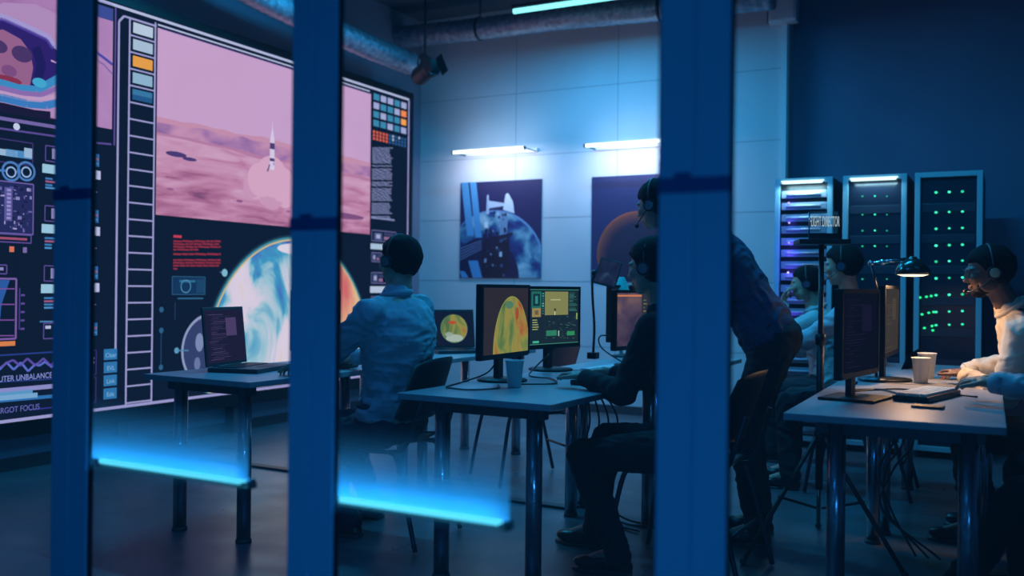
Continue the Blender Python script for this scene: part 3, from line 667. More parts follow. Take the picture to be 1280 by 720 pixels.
# ================================================================== DUCTS, FITTINGS
def duct(pts, r, label):
    P_ = catmull(pts, 26); rad = [r*(1+.045*math.sin(i*2.4)+.02*noise.noise(Vector((i*.9, 0, 0)))) for i in range(len(P_))]
    b = MB(); b.tube(P_, r, n=20, radii=rad); o = b.build('ventilation_duct', M['foil']); return tag(o, label, 'duct', 'foil ducts under the ceiling')
DY = BY-.42
d0, d1, d2, d3, d4 = atY(497, 47, DY), atY(600, 36, DY), atY(700, 23, DY), atY(826, 11, DY), atY(968, -4, DY)
duct([d0, d1, d2, d3, d4], .105, 'long silver foil duct running along the back wall')
e0, e1, e2, e3 = atX(250, -48, -5.0), atX(340, 2, -5.0), atX(440, 49, -5.0), atX(514, 80, -5.0)
duct([e0, e1, e2, e3], .105, 'thick silver foil duct running above the video wall')
for pt, lb in ((d1, 'steel strap holding the long duct, nearer the video wall'), (d3, 'steel strap holding the long duct, nearer the server racks')):
    b = MB(); b.tube([pt+Vector((-.012, 0, 0)), pt+Vector((.012, 0, 0))], .113, n=20); b.box(pt.x-.006, pt.x+.006, pt.y-.002, pt.y+.002, pt.z+.1, CZ)
    tag(b.build('duct_hanger', M['darksteel']), lb, 'bracket', 'duct hangers')
# stage light at the corner
c = atX(531, 90, -4.75); t = thing('stage_light', 'black stage light hung in the corner by the video wall', 'stage light', (c.x, c.y, c.z), 0)
mt = Matrix.Rotation(math.radians(65), 4, 'Y') @ Matrix.Rotation(math.radians(15), 4, 'X')
b = MB(); b.lathe([(.03, -.13), (.07, -.12), (.085, -.08), (.085, .05), (.10, .06), (.10, .10), (.08, .10), (.07, .04), (.0, .03)], 24, mtx=mt); b.build('lamp_can', M['black'], t)
for s_ in (-1, 1):
    b = MB(); b.box(-.09, .09, s_*.10-.002, s_*.10+.002, .095, .18, mtx=mt); b.build('barn_door', M['black'], t)
b = MB(); b.tube(catmull([(0, -.1, 0), (0, -.11, .1), (0, 0, .17), (0, .11, .1), (0, .1, 0)]), .008, n=8); b.tube([(0, 0, .17), (0, 0, CZ-c.z)], .012, n=8); b.build('yoke', M['black'], t)
# conduit and junction box at the edge of the pale wall
j0, j1 = atY(961, 30, BY-.1), atY(996, 34, BY-.1)
t = thing('junction_box', 'white junction box high on the end of the pale wall', 'junction box', (j0.x, BY, j0.z), 0)
b = MB(); b.box(0, j1.x-j0.x, -.13, 0, 0, .27, bevel=.01); b.build('box', M['white'], t)
b = MB(); b.box(.02, j1.x-j0.x-.02, -.137, -.13, .02, .25, bevel=.003); b.build('cover', M['white'], t)
b = MB(); b.tube([(-.02, -.04, .02), (-.02, -.04, .20)], .01, n=8); b.build('latch', M['dark'], t)
b = MB(); b.box(XD-.055, XD-.012, BY-.035, BY, 0, j0.z); tag(b.build('cable_conduit', M['white']), 'vertical white cable conduit below the junction box', 'conduit')

# ================================================================== SERVER RACKS
RY = 7.28
def rack(x0, x1, label, rows, skip, style):
    w_ = x1-x0; t = thing('server_rack', label, 'server rack', (x0, RY, 0), 0, 'server racks along the back wall'); h_ = 2.02; D = .75
    b = MB(); b.box(0, w_, .03, D, .05, h_-.001, bevel=.004); b.build('cabinet', M['black'], t)
    b = MB(); f = .036
    b.box(0, f, -.012, .03, .05, h_, bevel=.003); b.box(w_-f, w_, -.012, .03, .05, h_, bevel=.003); b.box(f, w_-f, -.012, .03, h_-f, h_, bevel=.003); b.box(f, w_-f, -.012, .03, .05, .05+f, bevel=.003)
    b.build('door_frame', mat('rack_frame_paint', (.26, .50, .58), .4), t)
    for (xx, yy) in ((.05, .06), (w_-.05, .06), (.05, D-.06), (w_-.05, D-.06)):
        b = MB(); b.lathe([(.025, 0), (.025, .01), (.012, .012), (.012, .052)], 12, (xx, yy, 0)); b.build('foot', M['dark'], t)
    if style == 'blades':
        n = 21; dz_ = (h_-.16)/n
        for k in range(n):
            z = .10+k*dz_; b = MB(); b.box(f+.012, w_-f-.006, .0, .03, z, z+dz_*.60, bevel=.003); b.tube([(f+.05, -.004, z+dz_*.3), (w_-f-.05, -.004, z+dz_*.3)], .010, n=8)
            b.build('server_blade', mat('server_blade_grey', (.30, .34, .42), .35, .3), t)
    else:
        b = MB(); b.box(f, w_-f, .018, .03, .05+f, h_-f); b.build('door_panel', mat('smoked_door', (.012, .02, .04), .25), t)
        for k in range(8): 
            b = MB(); z = .2+k*.22; b.box(f+.01, w_-f-.01, .012, .019, z, z+.06, bevel=.002); b.build('server_unit', mat('server_unit_dark', (.025, .035, .06), .35), t)
    return t
def on_rack(px, py): return atY(px, py, RY-.008)
def led(t, px, py, color, r=.009, s=1.5):
    p = on_rack(px, py); x = p.x-t.location.x; b = MB(); b.ell((x, -.006, p.z), (r, .006, r*.8), u=10, v=6); b.build('status_light', em(color, s), t)
X = [on_rack(x, 300).x for x in (968, 1040, 1053, 1133, 1143, 1228)]
r1 = rack(X[0], X[1], 'server rack of pale blades with violet lights, leftmost of the racks', 0, 0, 'blades')
r2 = rack(X[2], X[3], 'server rack with dark door and green lights under a white tube, in the middle', 0, 0, 'dark')
r3 = rack(X[4], X[5], 'server rack with dark door and most green lights, rightmost of the racks', 0, 0, 'dark')
VIO = (.16, .10, 1.0); 
for (x, y, s) in ((986, 253.5, 1), (986.5, 278.5, .8), (986, 303, 1.1), (985.5, 316, 1.4), (985, 340.5, 1.4), (986, 366, .6), (982, 396, .6), (986, 403.5, 1.5)):
    led(r1, x, y, (.45, .42, 1.0), .008, 1.6*s+.4); 
    p = on_rack(x, y); light('rack_violet', 'POINT', (p.x, p.y-.045, p.z), (0, 0, 0), .22*s, (.12, .06, 1.0), .02)
GR_ = [(0.03, .75, .40), (.06, 1.0, .6)]
for r_, y in enumerate((245, 268, 288, 307.5, 328, 348.5)):
    for c_, x in enumerate((1078, 1093.5, 1108.5)):
        if r_ == 4 and c_ == 0: continue
        led(r2, x, y+(0 if c_ == 1 else .3), GR_[1 if c_ == 1 else 0], .0075 if c_ < 2 else .006, 1.3 if c_ == 1 else .7)
for r_, y in enumerate((240.5, 265.5, 286, 307, 327, 348, 369, 390, 406.5)):
    for c_, x in enumerate((1170, 1186.5, 1203)):
        led(r3, x, y-(.6*c_), GR_[(r_+c_) % 2], .0095 if (r_*c_) % 3 else .011, (1.5, 1.0, 1.3)[(r_+2*c_) % 3])
for (x, y) in ((1150, 372), (1158, 371), (1164, 370), (1152.5, 393), (1161, 391), (1167, 390), (1155.5, 410), (1165, 407.5), (1166, 413)): led(r3, x, y, (.02, .8, .25), .010, 1.6)
def rack_tube(t, x0, x1, e):
    w_ = x1-x0; b = MB(); b.tube([(.06, -.03, 1.985), (w_-.07, -.03, 1.985)], .010, n=10); b.box(.05, w_-.06, -.03, -.012, 1.992, 2.0); b.build('strip_light', em((.62, .95, 1.0), 1.7), t)
    light('rack_strip', 'AREA', (x0+w_/2, RY-.045, 1.96), (math.radians(12), 0, 0), e, (.45, .85, 1.0), w_-.15, .02)
rack_tube(r1, X[0], X[1], 2.2); rack_tube(r2, X[2], X[3], 1.0)

# ================================================================== DESKS
DZ = .74
def make_desk(loc, rz, label):
    t = thing('desk', label, 'desk', loc, rz, 'desks in three rows'); Lx, Ly = .70, 1.36
    b = MB(); b.mi = 0; b.box(0, Lx, 0, Ly, DZ-.026, DZ, bevel=.003); b.build('tabletop', M['desk'], t)
    b = MB(); b.box(.10, Lx-.06, .06, .10, DZ-.07, DZ-.027); b.box(.10, Lx-.06, Ly-.10, Ly-.06, DZ-.07, DZ-.027); b.box(.10, .14, .1, Ly-.1, DZ-.07, DZ-.027); b.build('underframe', M['darksteel'], t)
    for (x, y) in ((.17, .08), (.59, .08), (.17, Ly-.08), (.59, Ly-.08)):
        b = MB(); b.tube([(x, y, .012), (x, y, DZ-.03)], .032, n=20); g = b.build('leg', M['steel'], t)
        b = MB(); b.lathe([(.036, 0), (.036, .014), (.03, .018)], 18, (x, y, 0)); b.build('foot', M['dark'], g)
    return t
XL, XC, XR = -3.67, -2.20, -.71
desk0 = make_desk((XL, 3.17, 0), math.radians(-2), 'near left desk carrying a big open laptop')
dup(desk0, (XL, 4.62, 0), 0, 'far left desk carrying a small laptop with a globe on screen')
dup(desk0, (XC, 3.17, 0), math.radians(-1.5), 'near middle desk with two monitors and a cup')
dup(desk0, (XC+.0, 4.58, 0), 0, 'far middle desk behind the seated person in black')
dup(desk0, (XR, 3.40, 0), math.radians(1), 'near right desk with keyboard, cup and lamp light on it')
dup(desk0, (XR, 4.80, 0), 0, 'far right desk carrying the lit desk lamp')

# ================================================================== CHAIRS
def make_chair(loc, rz, label):
    """shell chair facing local +x"""
    t = thing('office_chair', label, 'chair', loc, rz, 'dark shell chairs at the desks')
    b = bmesh.new(); nu, nv = 10, 10; vs = []
    for i in range(nv+1):
        v = i/nv; row = []
        for j in range(nu+1):
            u = j/nu*2-1; row.append(b.verts.new((-.20+.42*v, u*(.21+.01*math.sin(v*3)), .455+.020*u*u-.018*math.sin(v*PI)-(.03*max(0, v-.8)/.2))))
        vs.append(row)
    for i in range(nv):
        for j in range(nu): b.faces.new((vs[i][j], vs[i][j+1], vs[i+1][j+1], vs[i+1][j])).smooth = True
    bmesh.ops.solidify(b, geom=b.faces[:], thickness=.018); m_ = MB(); m_._merge(b); m_.build('seat', M['chair'], t)
    b = bmesh.new(); vs = []
    for i in range(nv+1):
        v = i/nv; row = []
        for j in range(nu+1):
            u = j/nu*2-1; wv = .215*(1-.12*v*v) ; row.append(b.verts.new((-.225-.10*v+.055*u*u, u*wv, .56+.29*v-.03*v*abs(u)**3)))
        vs.append(row)
    for i in range(nv):
        for j in range(nu): b.faces.new((vs[i][j], vs[i][j+1], vs[i+1][j+1], vs[i+1][j])).smooth = True
    bmesh.ops.solidify(b, geom=b.faces[:], thickness=.018); m_ = MB(); m_._merge(b); m_.build('backrest', M['chair'], t)
    for s_ in (-1, 1):
        b = MB(); b.tube(catmull([(.16, s_*.19, .43), (.20, s_*.205, .40), (.24, s_*.225, .2), (.27, s_*.235, .008)]), .011, n=10); b.build('leg', M['darksteel'], t)
        b = MB(); b.tube(catmull([(-.14, s_*.19, .43), (-.19, s_*.205, .40), (-.25, s_*.22, .2), (-.30, s_*.23, .008)]), .011, n=10); b.build('leg', M['darksteel'], t)
        b = MB(); b.tube(catmull([(.16, s_*.19, .43), (-.16, s_*.19, .43), (-.23, s_*.19, .47), (-.27, s_*.185, .58), (-.30, s_*.17, .68)]), .010, n=10); b.build('side_rail', M['darksteel'], t)
    b = MB(); b.tube([(-.245, -.22, .2), (-.245, .22, .2)], .008, n=8); b.build('stretcher', M['darksteel'], t)
    return t
chair0 = make_chair((-2.62, 3.66, 0), PI+.10, 'dark shell chair under the person in a pale blue shirt')
dup(chair0, (-1.20, 3.86, 0), PI-.05, 'dark shell chair under the person dressed in black')
dup(chair0, (-.78, 5.86, 0), PI, 'dark shell chair under the person seated behind the sign stand')
dup(chair0, (-1.08, 6.68, 0), PI, 'dark shell chair under the farthest person, before the blade rack')
dup(chair0, (.40, 5.0, 0), PI, 'dark shell chair under the person in a cream shirt')
dup(chair0, (.52, 3.95, 0), PI, 'dark shell chair under the person typing at the near right desk')
dup(chair0, (-2.62, 5.15, 0), PI+.9, 'empty dark shell chair behind the near middle desk')

# ================================================================== MONITORS AND LAPTOPS
em_noise('small_heat_globe', [(.25, '2f4f40'), (.42, '5f7a44'), (.52, '8f8c46'), (.62, '9c783c'), (.74, 'a0482e')], 9, 5, 1.0, (1, 1, .6), .9)
def pic_globe(P, w_, h_, cols=None, dim=1.0, cx=.62, cy=.0, r=.46):
    bgc = em('2c2830' if cols is None else '10182c'); P.rect(-w_/2, 0, w_/2, h_, bgc, 0)
    g = MATS.get('small_heat_globe') or em_noise('small_heat_globe', [(.25, '3f6a50'), (.42, '7fa05c'), (.52, 'b8b05a'), (.62, 'c89a50'), (.74, 'c8583c')], 14, 4, .85, (1, 1, .6), .9)
    P.disc((cx-.5)*w_, cy*h_, r*h_*2*.95, em('8a9444'), 1, 48, zmin=.0, ry=r*w_*.90); P.disc((cx-.5)*w_, cy*h_, r*h_*2*.93, g, 2, 48, zmin=.0, ry=r*w_*.88)
    P.disc((cx-.5)*w_+.05, h_*.60, .03, em('a0482e'), 3, 20, ry=.018); P.disc((cx-.5)*w_-.03, h_*.74, .018, em('4f7a60'), 3, 20, ry=.04)
def pic_lap_globe(P, w_, h_):
    P.rect(-w_/2, 0, w_/2, h_, '101a30', 0)
    P.disc(0.03, h_*.50, h_*.42, em('5f8a70'), 1, 40); P.disc(.03, h_*.51, h_*.405, MATS['small_heat_globe'], 2, 40)
    P.disc(.03, h_*.22, h_*.11, em('a4b4a8'), 3, 24, ry=h_*.27); P.disc(-.01, h_*.33, h_*.07, em('8fa498'), 3, 24, ry=h_*.12); P.disc(0.02, h_*.68, .012, em('b05030'), 3, 20, ry=.03)
def pic_ui(P, w_, h_):
    q = lambda u0, v0, u1, v1, c, l=2: P.rect((u0-.5)*w_, v0*h_, (u1-.5)*w_, v1*h_, c, l)
    q(0, 0, 1, 1, '182834', 0); q(.31, .53, .78, .96, '80824f', 1); q(.50, .53, .515, .62, 'd0d4b0', 3); q(.49, .60, .53, .65, '303828', 3); q(.42, .80, .62, .82, 'b0b080', 2)
    q(.05, .66, .24, .96, '1f6a5c', 1); q(.08, .70, .21, .92, '16303c', 2); q(.12, .74, .17, .88, '2f8a80', 3); q(.06, .50, .23, .66, '968450', 3); q(.11, .54, .18, .62, '6a5a40', 4)
    for k in range(14): q(.80, .60+k*.026, .80+random.uniform(.08, .17), .612+k*.026, random.choice(('2f6a60', '3c7a6c', '255048')), 2)
    for k in range(9): q(.255, .55+k*.045, .29, .575+k*.045, random.choice(('3f9a80', '60b090', '2f6a60')), 2)
    for k in range(5): q(.07, .27+k*.042, .07+random.uniform(.08, .14), .286+k*.042, 'a0a868', 2)
    q(.34, .15, .55, .25, '2f7a60', 2); q(.58, .14, .60, .24, '9cc0a0', 2); q(.76, .14, .92, .22, '2f8a58', 2); q(.95, .44, .975, .56, '88a850', 2); q(.08, .03, .20, .07, '3fae8c', 2)
    for k in range(60):
        u, v = .3+.62*random.random(), .06+.44*random.random(); q(u, v, u+random.uniform(.01, .05), v+.008, random.choice(('2c4a48', '3a6058', '4a7868', '22383c')), 1.5)
    for s_ in ((0, .0, 1, .012), (0, .988, 1, 1)): q(*s_, '3c8470', 2)
def pic_photo(P, w_, h_, c0='7a6470', c1='5c5068', warm=True):
    P.rect(-w_/2, 0, w_/2, h_, em_noise('warm_desert_screen', [(.3, '3c3450'), (.5, '5c4c60'), (.7, '8a6a64')], 6, 5, .8, (1, 1, 1.5), .5, grad=(.9, -.10, .8)), 0)
    P.rect(-w_/2, h_*.93, w_/2, h_*.965, 'c87850', 1); P.rect(w_*.08, 0, w_/2, h_, '2c3038', 2)  # orange strip is a reflection drawn into the screen picture
    for k in range(12): P.rect(w_*.12, h_*(.08+k*.07), w_*(.12+.25*random.random()), h_*(.1+k*.07), random.choice(('7a7048', '5a6a50', '8a6a50')), 3)
def pic_code(P, w_, h_, seed=3, base='141a30', cs=('3c3c64', '54486c', '2c3454')):
    P.rect(-w_/2, 0, w_/2, h_, base, 0); rr = random.Random(seed)
    for k in range(26):
        x = -w_*.42+rr.choice((0, .02, .04)); 
        P.rect(x, h_*(.06+k*.034), x+w_*rr.uniform(.1, .5), h_*(.072+k*.034), rr.choice(cs), 1)
    P.rect(w_*.02, h_*.5, w_*.30, h_*.85, cs[0], 2)
def monitor(loc, rz, label, pic, w_=.53, h_=.32, lift=.115, tilt=0, group='monitors on the desks', base_d=.20, round_base=True, legs=None):
    """screen faces local +x, base centre at the origin"""
    t = thing('monitor', label, 'monitor', loc, rz, group); bz = .016
    b = MB(); b.box(-.030, 0, -w_/2-bz, w_/2+bz, lift-bz-.008, lift+h_+bz, bevel=.005); b.box(-.05, -.028, -w_*.3, w_*.3, lift+.05, lift+h_-.05, bevel=.01); b.build('housing', M['bezel'], t)
    b = MB()
    for (a, c, d, e) in ((-w_/2-bz, -w_/2, lift-bz, lift+h_+bz), (w_/2, w_/2+bz, lift-bz, lift+h_+bz), (-w_/2, w_/2, lift-bz-.006, lift), (-w_/2, w_/2, lift+h_, lift+h_+bz)): b.box(-.001, .004, a, c, d, e, bevel=.0015)
    b.build('bezel', M['bezel'], t)
    P = Pic(); pic(P, w_, h_); s_ = P.build('screen', t); s_.location = (.0006, 0, lift)
    b = MB(); b.box(-.052, -.028, -.028, .028, .012, lift+.12, bevel=.004); b.build('neck', M['bezel'], t)
    b = MB()
    if round_base: b.lathe([(.0, 0), (.115, 0), (.118, .006), (.11, .012), (.03, .016), (0, .016)], 32, (-.02, 0, 0))
    else: b.box(-.13, .09, -.12, .12, 0, .012, bevel=.004)
    b.build('base', M['bezel'], t); return t
def laptop(loc, rz, label, pic, w_=.36, h_=.225, ang=100, d_=.25):
    """hinge along local y at the origin, screen faces +x, keyboard towards +x"""
    t = thing('laptop', label, 'laptop', loc, rz, 'open laptops on the desks'); a = math.radians(ang-90)
    b = MB(); b.box(0, d_, -w_/2-.01, w_/2+.01, 0, .022, bevel=.004); b.build('base', M['dark'], t)
    b = MB()
    for r_ in range(5):
        for c_ in range(14): b.box(.035+r_*.022, .053+r_*.022, -w_*.44+c_*w_*.88/14, -w_*.44+(c_+.86)*w_*.88/14, .0225, .0255)
    b.build('keys', M['black'], t)
    b = MB(); b.box(d_-.085, d_-.015, -.05, .05, .0222, .0228); b.build('touchpad', M['bezel'], t)
    mt = Matrix.Translation((0, 0, .02)) @ Matrix.Rotation(-a, 4, 'Y')
    b = MB(); b.box(-.010, 0, -w_/2-.012, w_/2+.012, .004, h_+.034, bevel=.003, mtx=mt); lid = b.build('lid', M['dark'], t)
    P = Pic(); pic(P, w_, h_); s_ = P.build('screen', lid); s_.data.transform(mt @ Matrix.Translation((.0008, 0, .018)))
    b = MB(); b.tube([(-.002, -w_*.35, .02), (-.002, w_*.35, .02)], .007, n=8); b.build('hinge', M['black'], t)
    return t
laptop((-3.53, 3.58, DZ), math.radians(14), 'big open laptop on the near left desk, screen mostly dark', lambda P, w_, h_: pic_code(P, w_, h_, 3, '1c1a34', ('4a3c64', '3c3458', '2c2c4c')), .36, .265, 96, .27)
monitor((-3.46, 4.20, DZ), math.radians(6), 'black monitor behind the big laptop on the left desk', lambda P, w_, h_: pic_code(P, w_, h_, 5), w_=.42, h_=.29, lift=.10)
laptop((-3.33, 5.42, DZ), math.radians(-38), 'small open laptop showing a globe, on the far left desk', pic_lap_globe, .33, .23, 100)
monitor((-2.06, 3.84, DZ), math.radians(1), 'black monitor showing half a green globe on the near middle desk', lambda P, w_, h_: pic_globe(P, w_, h_, cy=.0), w_=.45, h_=.30, lift=.13)
monitor((-2.12, 4.48, DZ), math.radians(-12), 'black monitor showing green instrument graphics on the near middle desk', pic_ui, w_=.43, h_=.285, lift=.14)
monitor((-1.84, 4.98, DZ), math.radians(-10), 'black monitor with an orange reflection painted along its top, on the far middle desk', pic_photo, w_=.45, h_=.29, lift=.12)
monitor((-2.12, 5.75, DZ), math.radians(-20), 'dark monitor farthest back on the middle desks', lambda P, w_, h_: pic_code(P, w_, h_, 7, '10182c', ('1c2840', '22304c', '182440')), lift=.12)
monitor((-.53, 3.98, DZ), math.radians(-10), 'big black monitor on the near right desk, seen almost edge on', lambda P, w_, h_: pic_code(P, w_, h_, 9, '0b0d1a', ('15122a', '191530', '121124')), lift=.115, w_=.43, h_=.31, round_base=False)
monitor((-.515, 4.92, DZ), math.radians(-2), 'monitor with warm lamplight coloured into its screen, beside the desk lamp', lambda P, w_, h_: pic_code(P, w_, h_, 11, '3a3430', ('4a4038', '544638', '3c3834')), w_=.42, h_=.30, lift=.145)  # brown screen colours stand in for the lamp's warm light

# ================================================================== SMALL THINGS ON THE DESKS
def cup(loc, label, s=1.0, m='paper', col=None):
    b = MB(); b.lathe([(.024*s, 0), (.026*s, .002), (.036*s, .10*s), (.0385*s, .102*s), (.0385*s, .106*s), (.035*s, .106*s), (.026*s, .012*s), (.0, .01*s)], 28)
    o = b.build('paper_cup', M['paper']); o.location = loc; return tag(o, label, 'cup', 'paper cups on the desks')
c = atZ(643, 484, DZ); cup((c.x, c.y, DZ+.001), 'pale blue cup in front of the globe monitor', 1.10)
c = atZ(1151, 479, DZ); cup((c.x, c.y, DZ+.001), 'tall paper cup behind the keyboard on the near right desk', 1.14)
cup((atY(1159, 440, 5.15).x, 5.15, DZ+.001), 'paper cup farther back, behind the hands of the person in cream', 1.2)
def keyboard(loc, rz, label):
    """length along local y"""
    t = thing('keyboard', label, 'keyboard', loc, rz, 'keyboards on the desks')
    b = MB(); b.box(-.07, .07, -.20, .20, 0, .023, bevel=.005); b.build('case', M['black'], t)
    b = MB()
    for r_ in range(5):
        for c_ in range(16): b.box(-.060+r_*.024, -.040+r_*.024, -.19+c_*.0238, -.17+c_*.0238, .022, .033, bevel=.002)
    b.build('keys', M['key'], t); return t
kb0 = keyboard((-.30, 4.19, DZ+.001), math.radians(-14), 'black keyboard with pale keys under the hands at near right')
k = dup(kb0, (-1.67, 4.05, DZ+.001), 0, 'keyboard under the hands of the person in black')
dup(kb0, (-3.13, 3.85, DZ+.001), 0, 'keyboard before the person in the pale blue shirt')
b = MB(); c = atZ(1160, 510, DZ); b.box(-.055, .055, -.035, .035, 0, .009, bevel=.003)
o = b.build('mobile_phone', M['black']); o.location = (c.x, c.y, DZ+.001); o.rotation_euler = (0, 0, math.radians(-4)); tag(o, 'flat black phone lying in front of the pale keyboard', 'phone')
# sheets of paper / open notebook on the far middle desk
b = MB(); b.box(-.15, .15, -.20, .20, 0, .006, bevel=.001); o = b.build('paper_sheets', mat('white_paper', (.75, .78, .8), .8)); o.location = (-1.86, 4.80, DZ+.001); o.rotation_euler = (0, 0, -.1); tag(o, 'white paper sheets lying on the far middle desk', 'paper')
def cable(pts, label, r=.004, name='cable', grp='loose cables'):
    b = MB(); b.tube(catmull(pts, 8), r, n=8); return tag(b.build(name, M['black']), label, 'cable', grp)
z = DZ+.006
cable([(-2.11, 3.86, DZ+.10), (-2.14, 3.80, z+.03), (-2.17, 3.62, z), (-2.12, 3.42, z), (-1.98, 3.38, z), (-1.92, 3.5, z), (-1.98, 3.62, z)], 'black cable looped on the near middle desk beside the globe monitor')
cable([(-2.06, 4.30, DZ+.10), (-2.10, 4.2, z+.02), (-2.05, 4.07, z), (-1.92, 4.02, z), (-1.80, 3.82, z), (-1.90, 3.66, z+.004)], 'black cable lying between the two middle monitors')
cable([(-1.9, 4.95, z+.006), (-1.98, 4.80, z+.1), (-1.97, 4.76, z+.17), (-1.90, 4.9, z+.14), (-1.86, 5.1, z+.02), (-1.75, 4.95, z+.008)], 'black cable standing in a loop on the far middle desk')
cable([(-.62, 4.3, z), (-.5, 4.38, z), (-.38, 4.22, z), (-.25, 4.36, z), (-.12, 4.30, z)], 'black cable lying across the near right desk')
cable([(-.56, 4.1, z+.05), (-.60, 4.25, z), (-.45, 4.45, z), (-.30, 4.42, z), (-.22, 4.5, z)], 'black cable behind the edge-on monitor')
for k in range(4):
    o = cable([(-1.92+.02*k, 4.44, DZ-.03), (-1.86+.03*k, 4.36+.05*k, .50), (-1.95+.04*k, 4.46, .33), (-1.90-.02*k, 4.40+.03*k, .18), (-1.80+.03*k, 4.34+.04*k, .02), (-1.62+.05*k, 4.20+.1*k, .007)], 'bundle of cables hanging under the middle desks', .005, grp='cables hanging under the middle desks')
for k in range(3):
    cable([(-.52+.02*k, 4.60, DZ-.03), (-.46+.04*k, 4.55, .52), (-.53+.03*k, 4.62, .36), (-.47-.02*k, 4.58, .18), (-.36+.05*k, 4.50, .01)], 'bundle of cables hanging under the right desks', .005, grp='cables hanging under the right desks')
# cable crossing the floor behind the glass
f0, f1, f2, f3 = atZ(118, 556, 0), atZ(251, 570, 0), atZ(568, 617, 0), atZ(720, 637, 0)
b = MB(); d = (f3-f0)
for (p, q) in ((f0, f3),):
    ang = math.atan2(d.y, d.x); mt = Matrix.Translation(p) @ Matrix.Rotation(ang, 4, 'Z'); b.box(0, d.length, -.035, .035, 0, .014, bevel=.006, mtx=mt)
tag(b.build('cable_cover', M['black']), 'long dark rubber cable cover crossing the floor', 'cable cover')

# desk lamp
lp = atY(1141, 338, 4.85)
t = thing('desk_lamp', 'lit desk lamp with a dome shade and warm light on the far right desk', 'desk lamp', (lp.x-.16, lp.y+.02, DZ), 0)
hx, hz = .16, lp.z-DZ
b = MB(); b.lathe([(0, 0), (.085, 0), (.085, .012), (.02, .022), (0, .022)], 28); b.build('base', M['darksteel'], t)
b = MB(); b.tube([(0, 0, .02), (.01, 0, hz*.75)], .007, n=10); b.tube([(.01, 0, hz*.75), (-.03, 0, hz+.035)], .006, n=10); b.build('stem', M['darksteel'], t)
b = MB(); b.tube([(-.03, 0, hz+.035), (hx-.03, 0, hz+.055)], .008, n=10); b.ell((-.03, 0, hz+.035), (.015, .015, .015)); b.ell((.02, 0, hz+.04), (.02, .014, .014)); b.build('arm', M['chrome'], t)
b = MB(); b.lathe([(.080, 0), (.078, .022), (.060, .052), (.032, .072), (.018, .078), (.018, .085), (0, .085), (0, .076), (.028, .066), (.055, .046), (.072, .020), (.076, 0)], 32, (hx, -.02, hz-.02)); b.build('lamp_shade', mat('lamp_shade_green', (.03, .06, .06), .2, .6), t)
b = MB(); b.lathe([(0, -.010), (.045, -.008), (.073, .001), (.070, .008), (0, .008)], 24, (hx, -.02, hz-.02)); b.build('bulb_diffuser', em((1.0, .70, .40), 2.6), t)
light('lamp_bulb', 'AREA', (lp.x, lp.y, lp.z-.035), (0, 0, 0), 6.0, (1.0, .56, .26), .12, .12)

# microphone-stand sign: tray, acrylic sign, tripod
sp_ = Vector((-.80, 4.40, 0)); pt = atY(1027, 306, sp_.y); sp_.x = pt.x; tz = pt.z
t = thing('sign_stand', 'black tripod stand holding the flight director sign', 'stand', (sp_.x, sp_.y, 0), 0)
b = MB(); b.tube([(0, 0, .30), (0, 0, tz)], .012, n=12); b.tube([(0, 0, .28), (0, 0, .95)], .017, n=12); b.build('pole', M['black'], t)
b = MB(); b.box(-.11, .11, -.085, .085, tz, tz+.022, bevel=.004, mtx=Matrix.Rotation(.35, 4, 'Z')); b.build('tray', M['black'], t)
for k in range(3):
    a = math.radians((236, 330, 100)[k]); e = Vector((math.cos(a), math.sin(a), 0))
    b = MB(); b.tube([e*.015+Vector((0, 0, .52)), e*.44+Vector((0, 0, .012))], .010, n=8); g = b.build('leg', M['black'], t)
    b = MB(); b.tube([e*.02+Vector((0, 0, .20)), e*.24+Vector((0, 0, .27))], .006, n=8); b.build('brace', M['black'], g)
    b = MB(); b.ell(e*.44+Vector((0, 0, .014)), (.016, .016, .014)); b.build('rubber_foot', M['dark'], g)
b = MB(); b.tube([(0, 0, .49), (0, 0, .55)], .026, n=14); b.tube([(0, 0, .93), (0, 0, .98)], .023, n=14); b.build('collar', M['black'], t)
st = thing('desk_sign', 'clear acrylic sign reading flight director on the tripod tray', 'sign', (sp_.x+.01, sp_.y-.02, tz+.0225), .35)
b = MB(); b.box(-.062, .062, -.004, .004, .0, .125, bevel=.002); b.build('acrylic_plate', glass_mat('clear_acrylic', .06)[0], st)
b = MB(); b.box(-.062, .062, -.012, .012, 0, .028, bevel=.003); b.build('base_bar', M['black'], st)
b = MB(); b.tube([(-.062, -.007, .0), (-.062, -.007, .125)], .0035, n=8); b.build('side_post', M['chrome'], st)
text_mesh('lettering', 'FLIGHT DIRECTOR', .066, em('a8bcc0'), Matrix.Translation((0.004, -.0055, .078)) @ Matrix.Rotation(PI/2, 4, 'X'), st, .0005, .235)

# tablet on a goose-neck arm behind the middle desks
tc_ = atY(760, 341, 5.35)
t = thing('tablet', 'dark tilted tablet in front of the red planet poster', 'tablet', (tc_.x, tc_.y, tc_.z), 0)
mt = Matrix.Rotation(math.radians(12), 4, 'Z') @ Matrix.Rotation(math.radians(14), 4, 'Y') @ Matrix.Rotation(math.radians(-18), 4, 'X')
b = MB(); b.box(-.070, .070, -.006, .006, -.085, .085, bevel=.004, mtx=mt); b.build('case', M['black'], t)
b = MB(); b.box(-.062, .062, -.0075, -.006, -.075, .075, mtx=mt); b.build('screen', em_noise('tablet_screen', [(.3, '141e3c'), (.55, '1e2c4c'), (.72, '3c5c7c'), (.8, '1e2c4c')], 14, 3, .8), t)
t = thing('gooseneck_stand', 'bent black gooseneck stand carrying the tablet', 'tablet stand', (tc_.x-.10, 5.37, DZ), 0)
hz = tc_.z-DZ
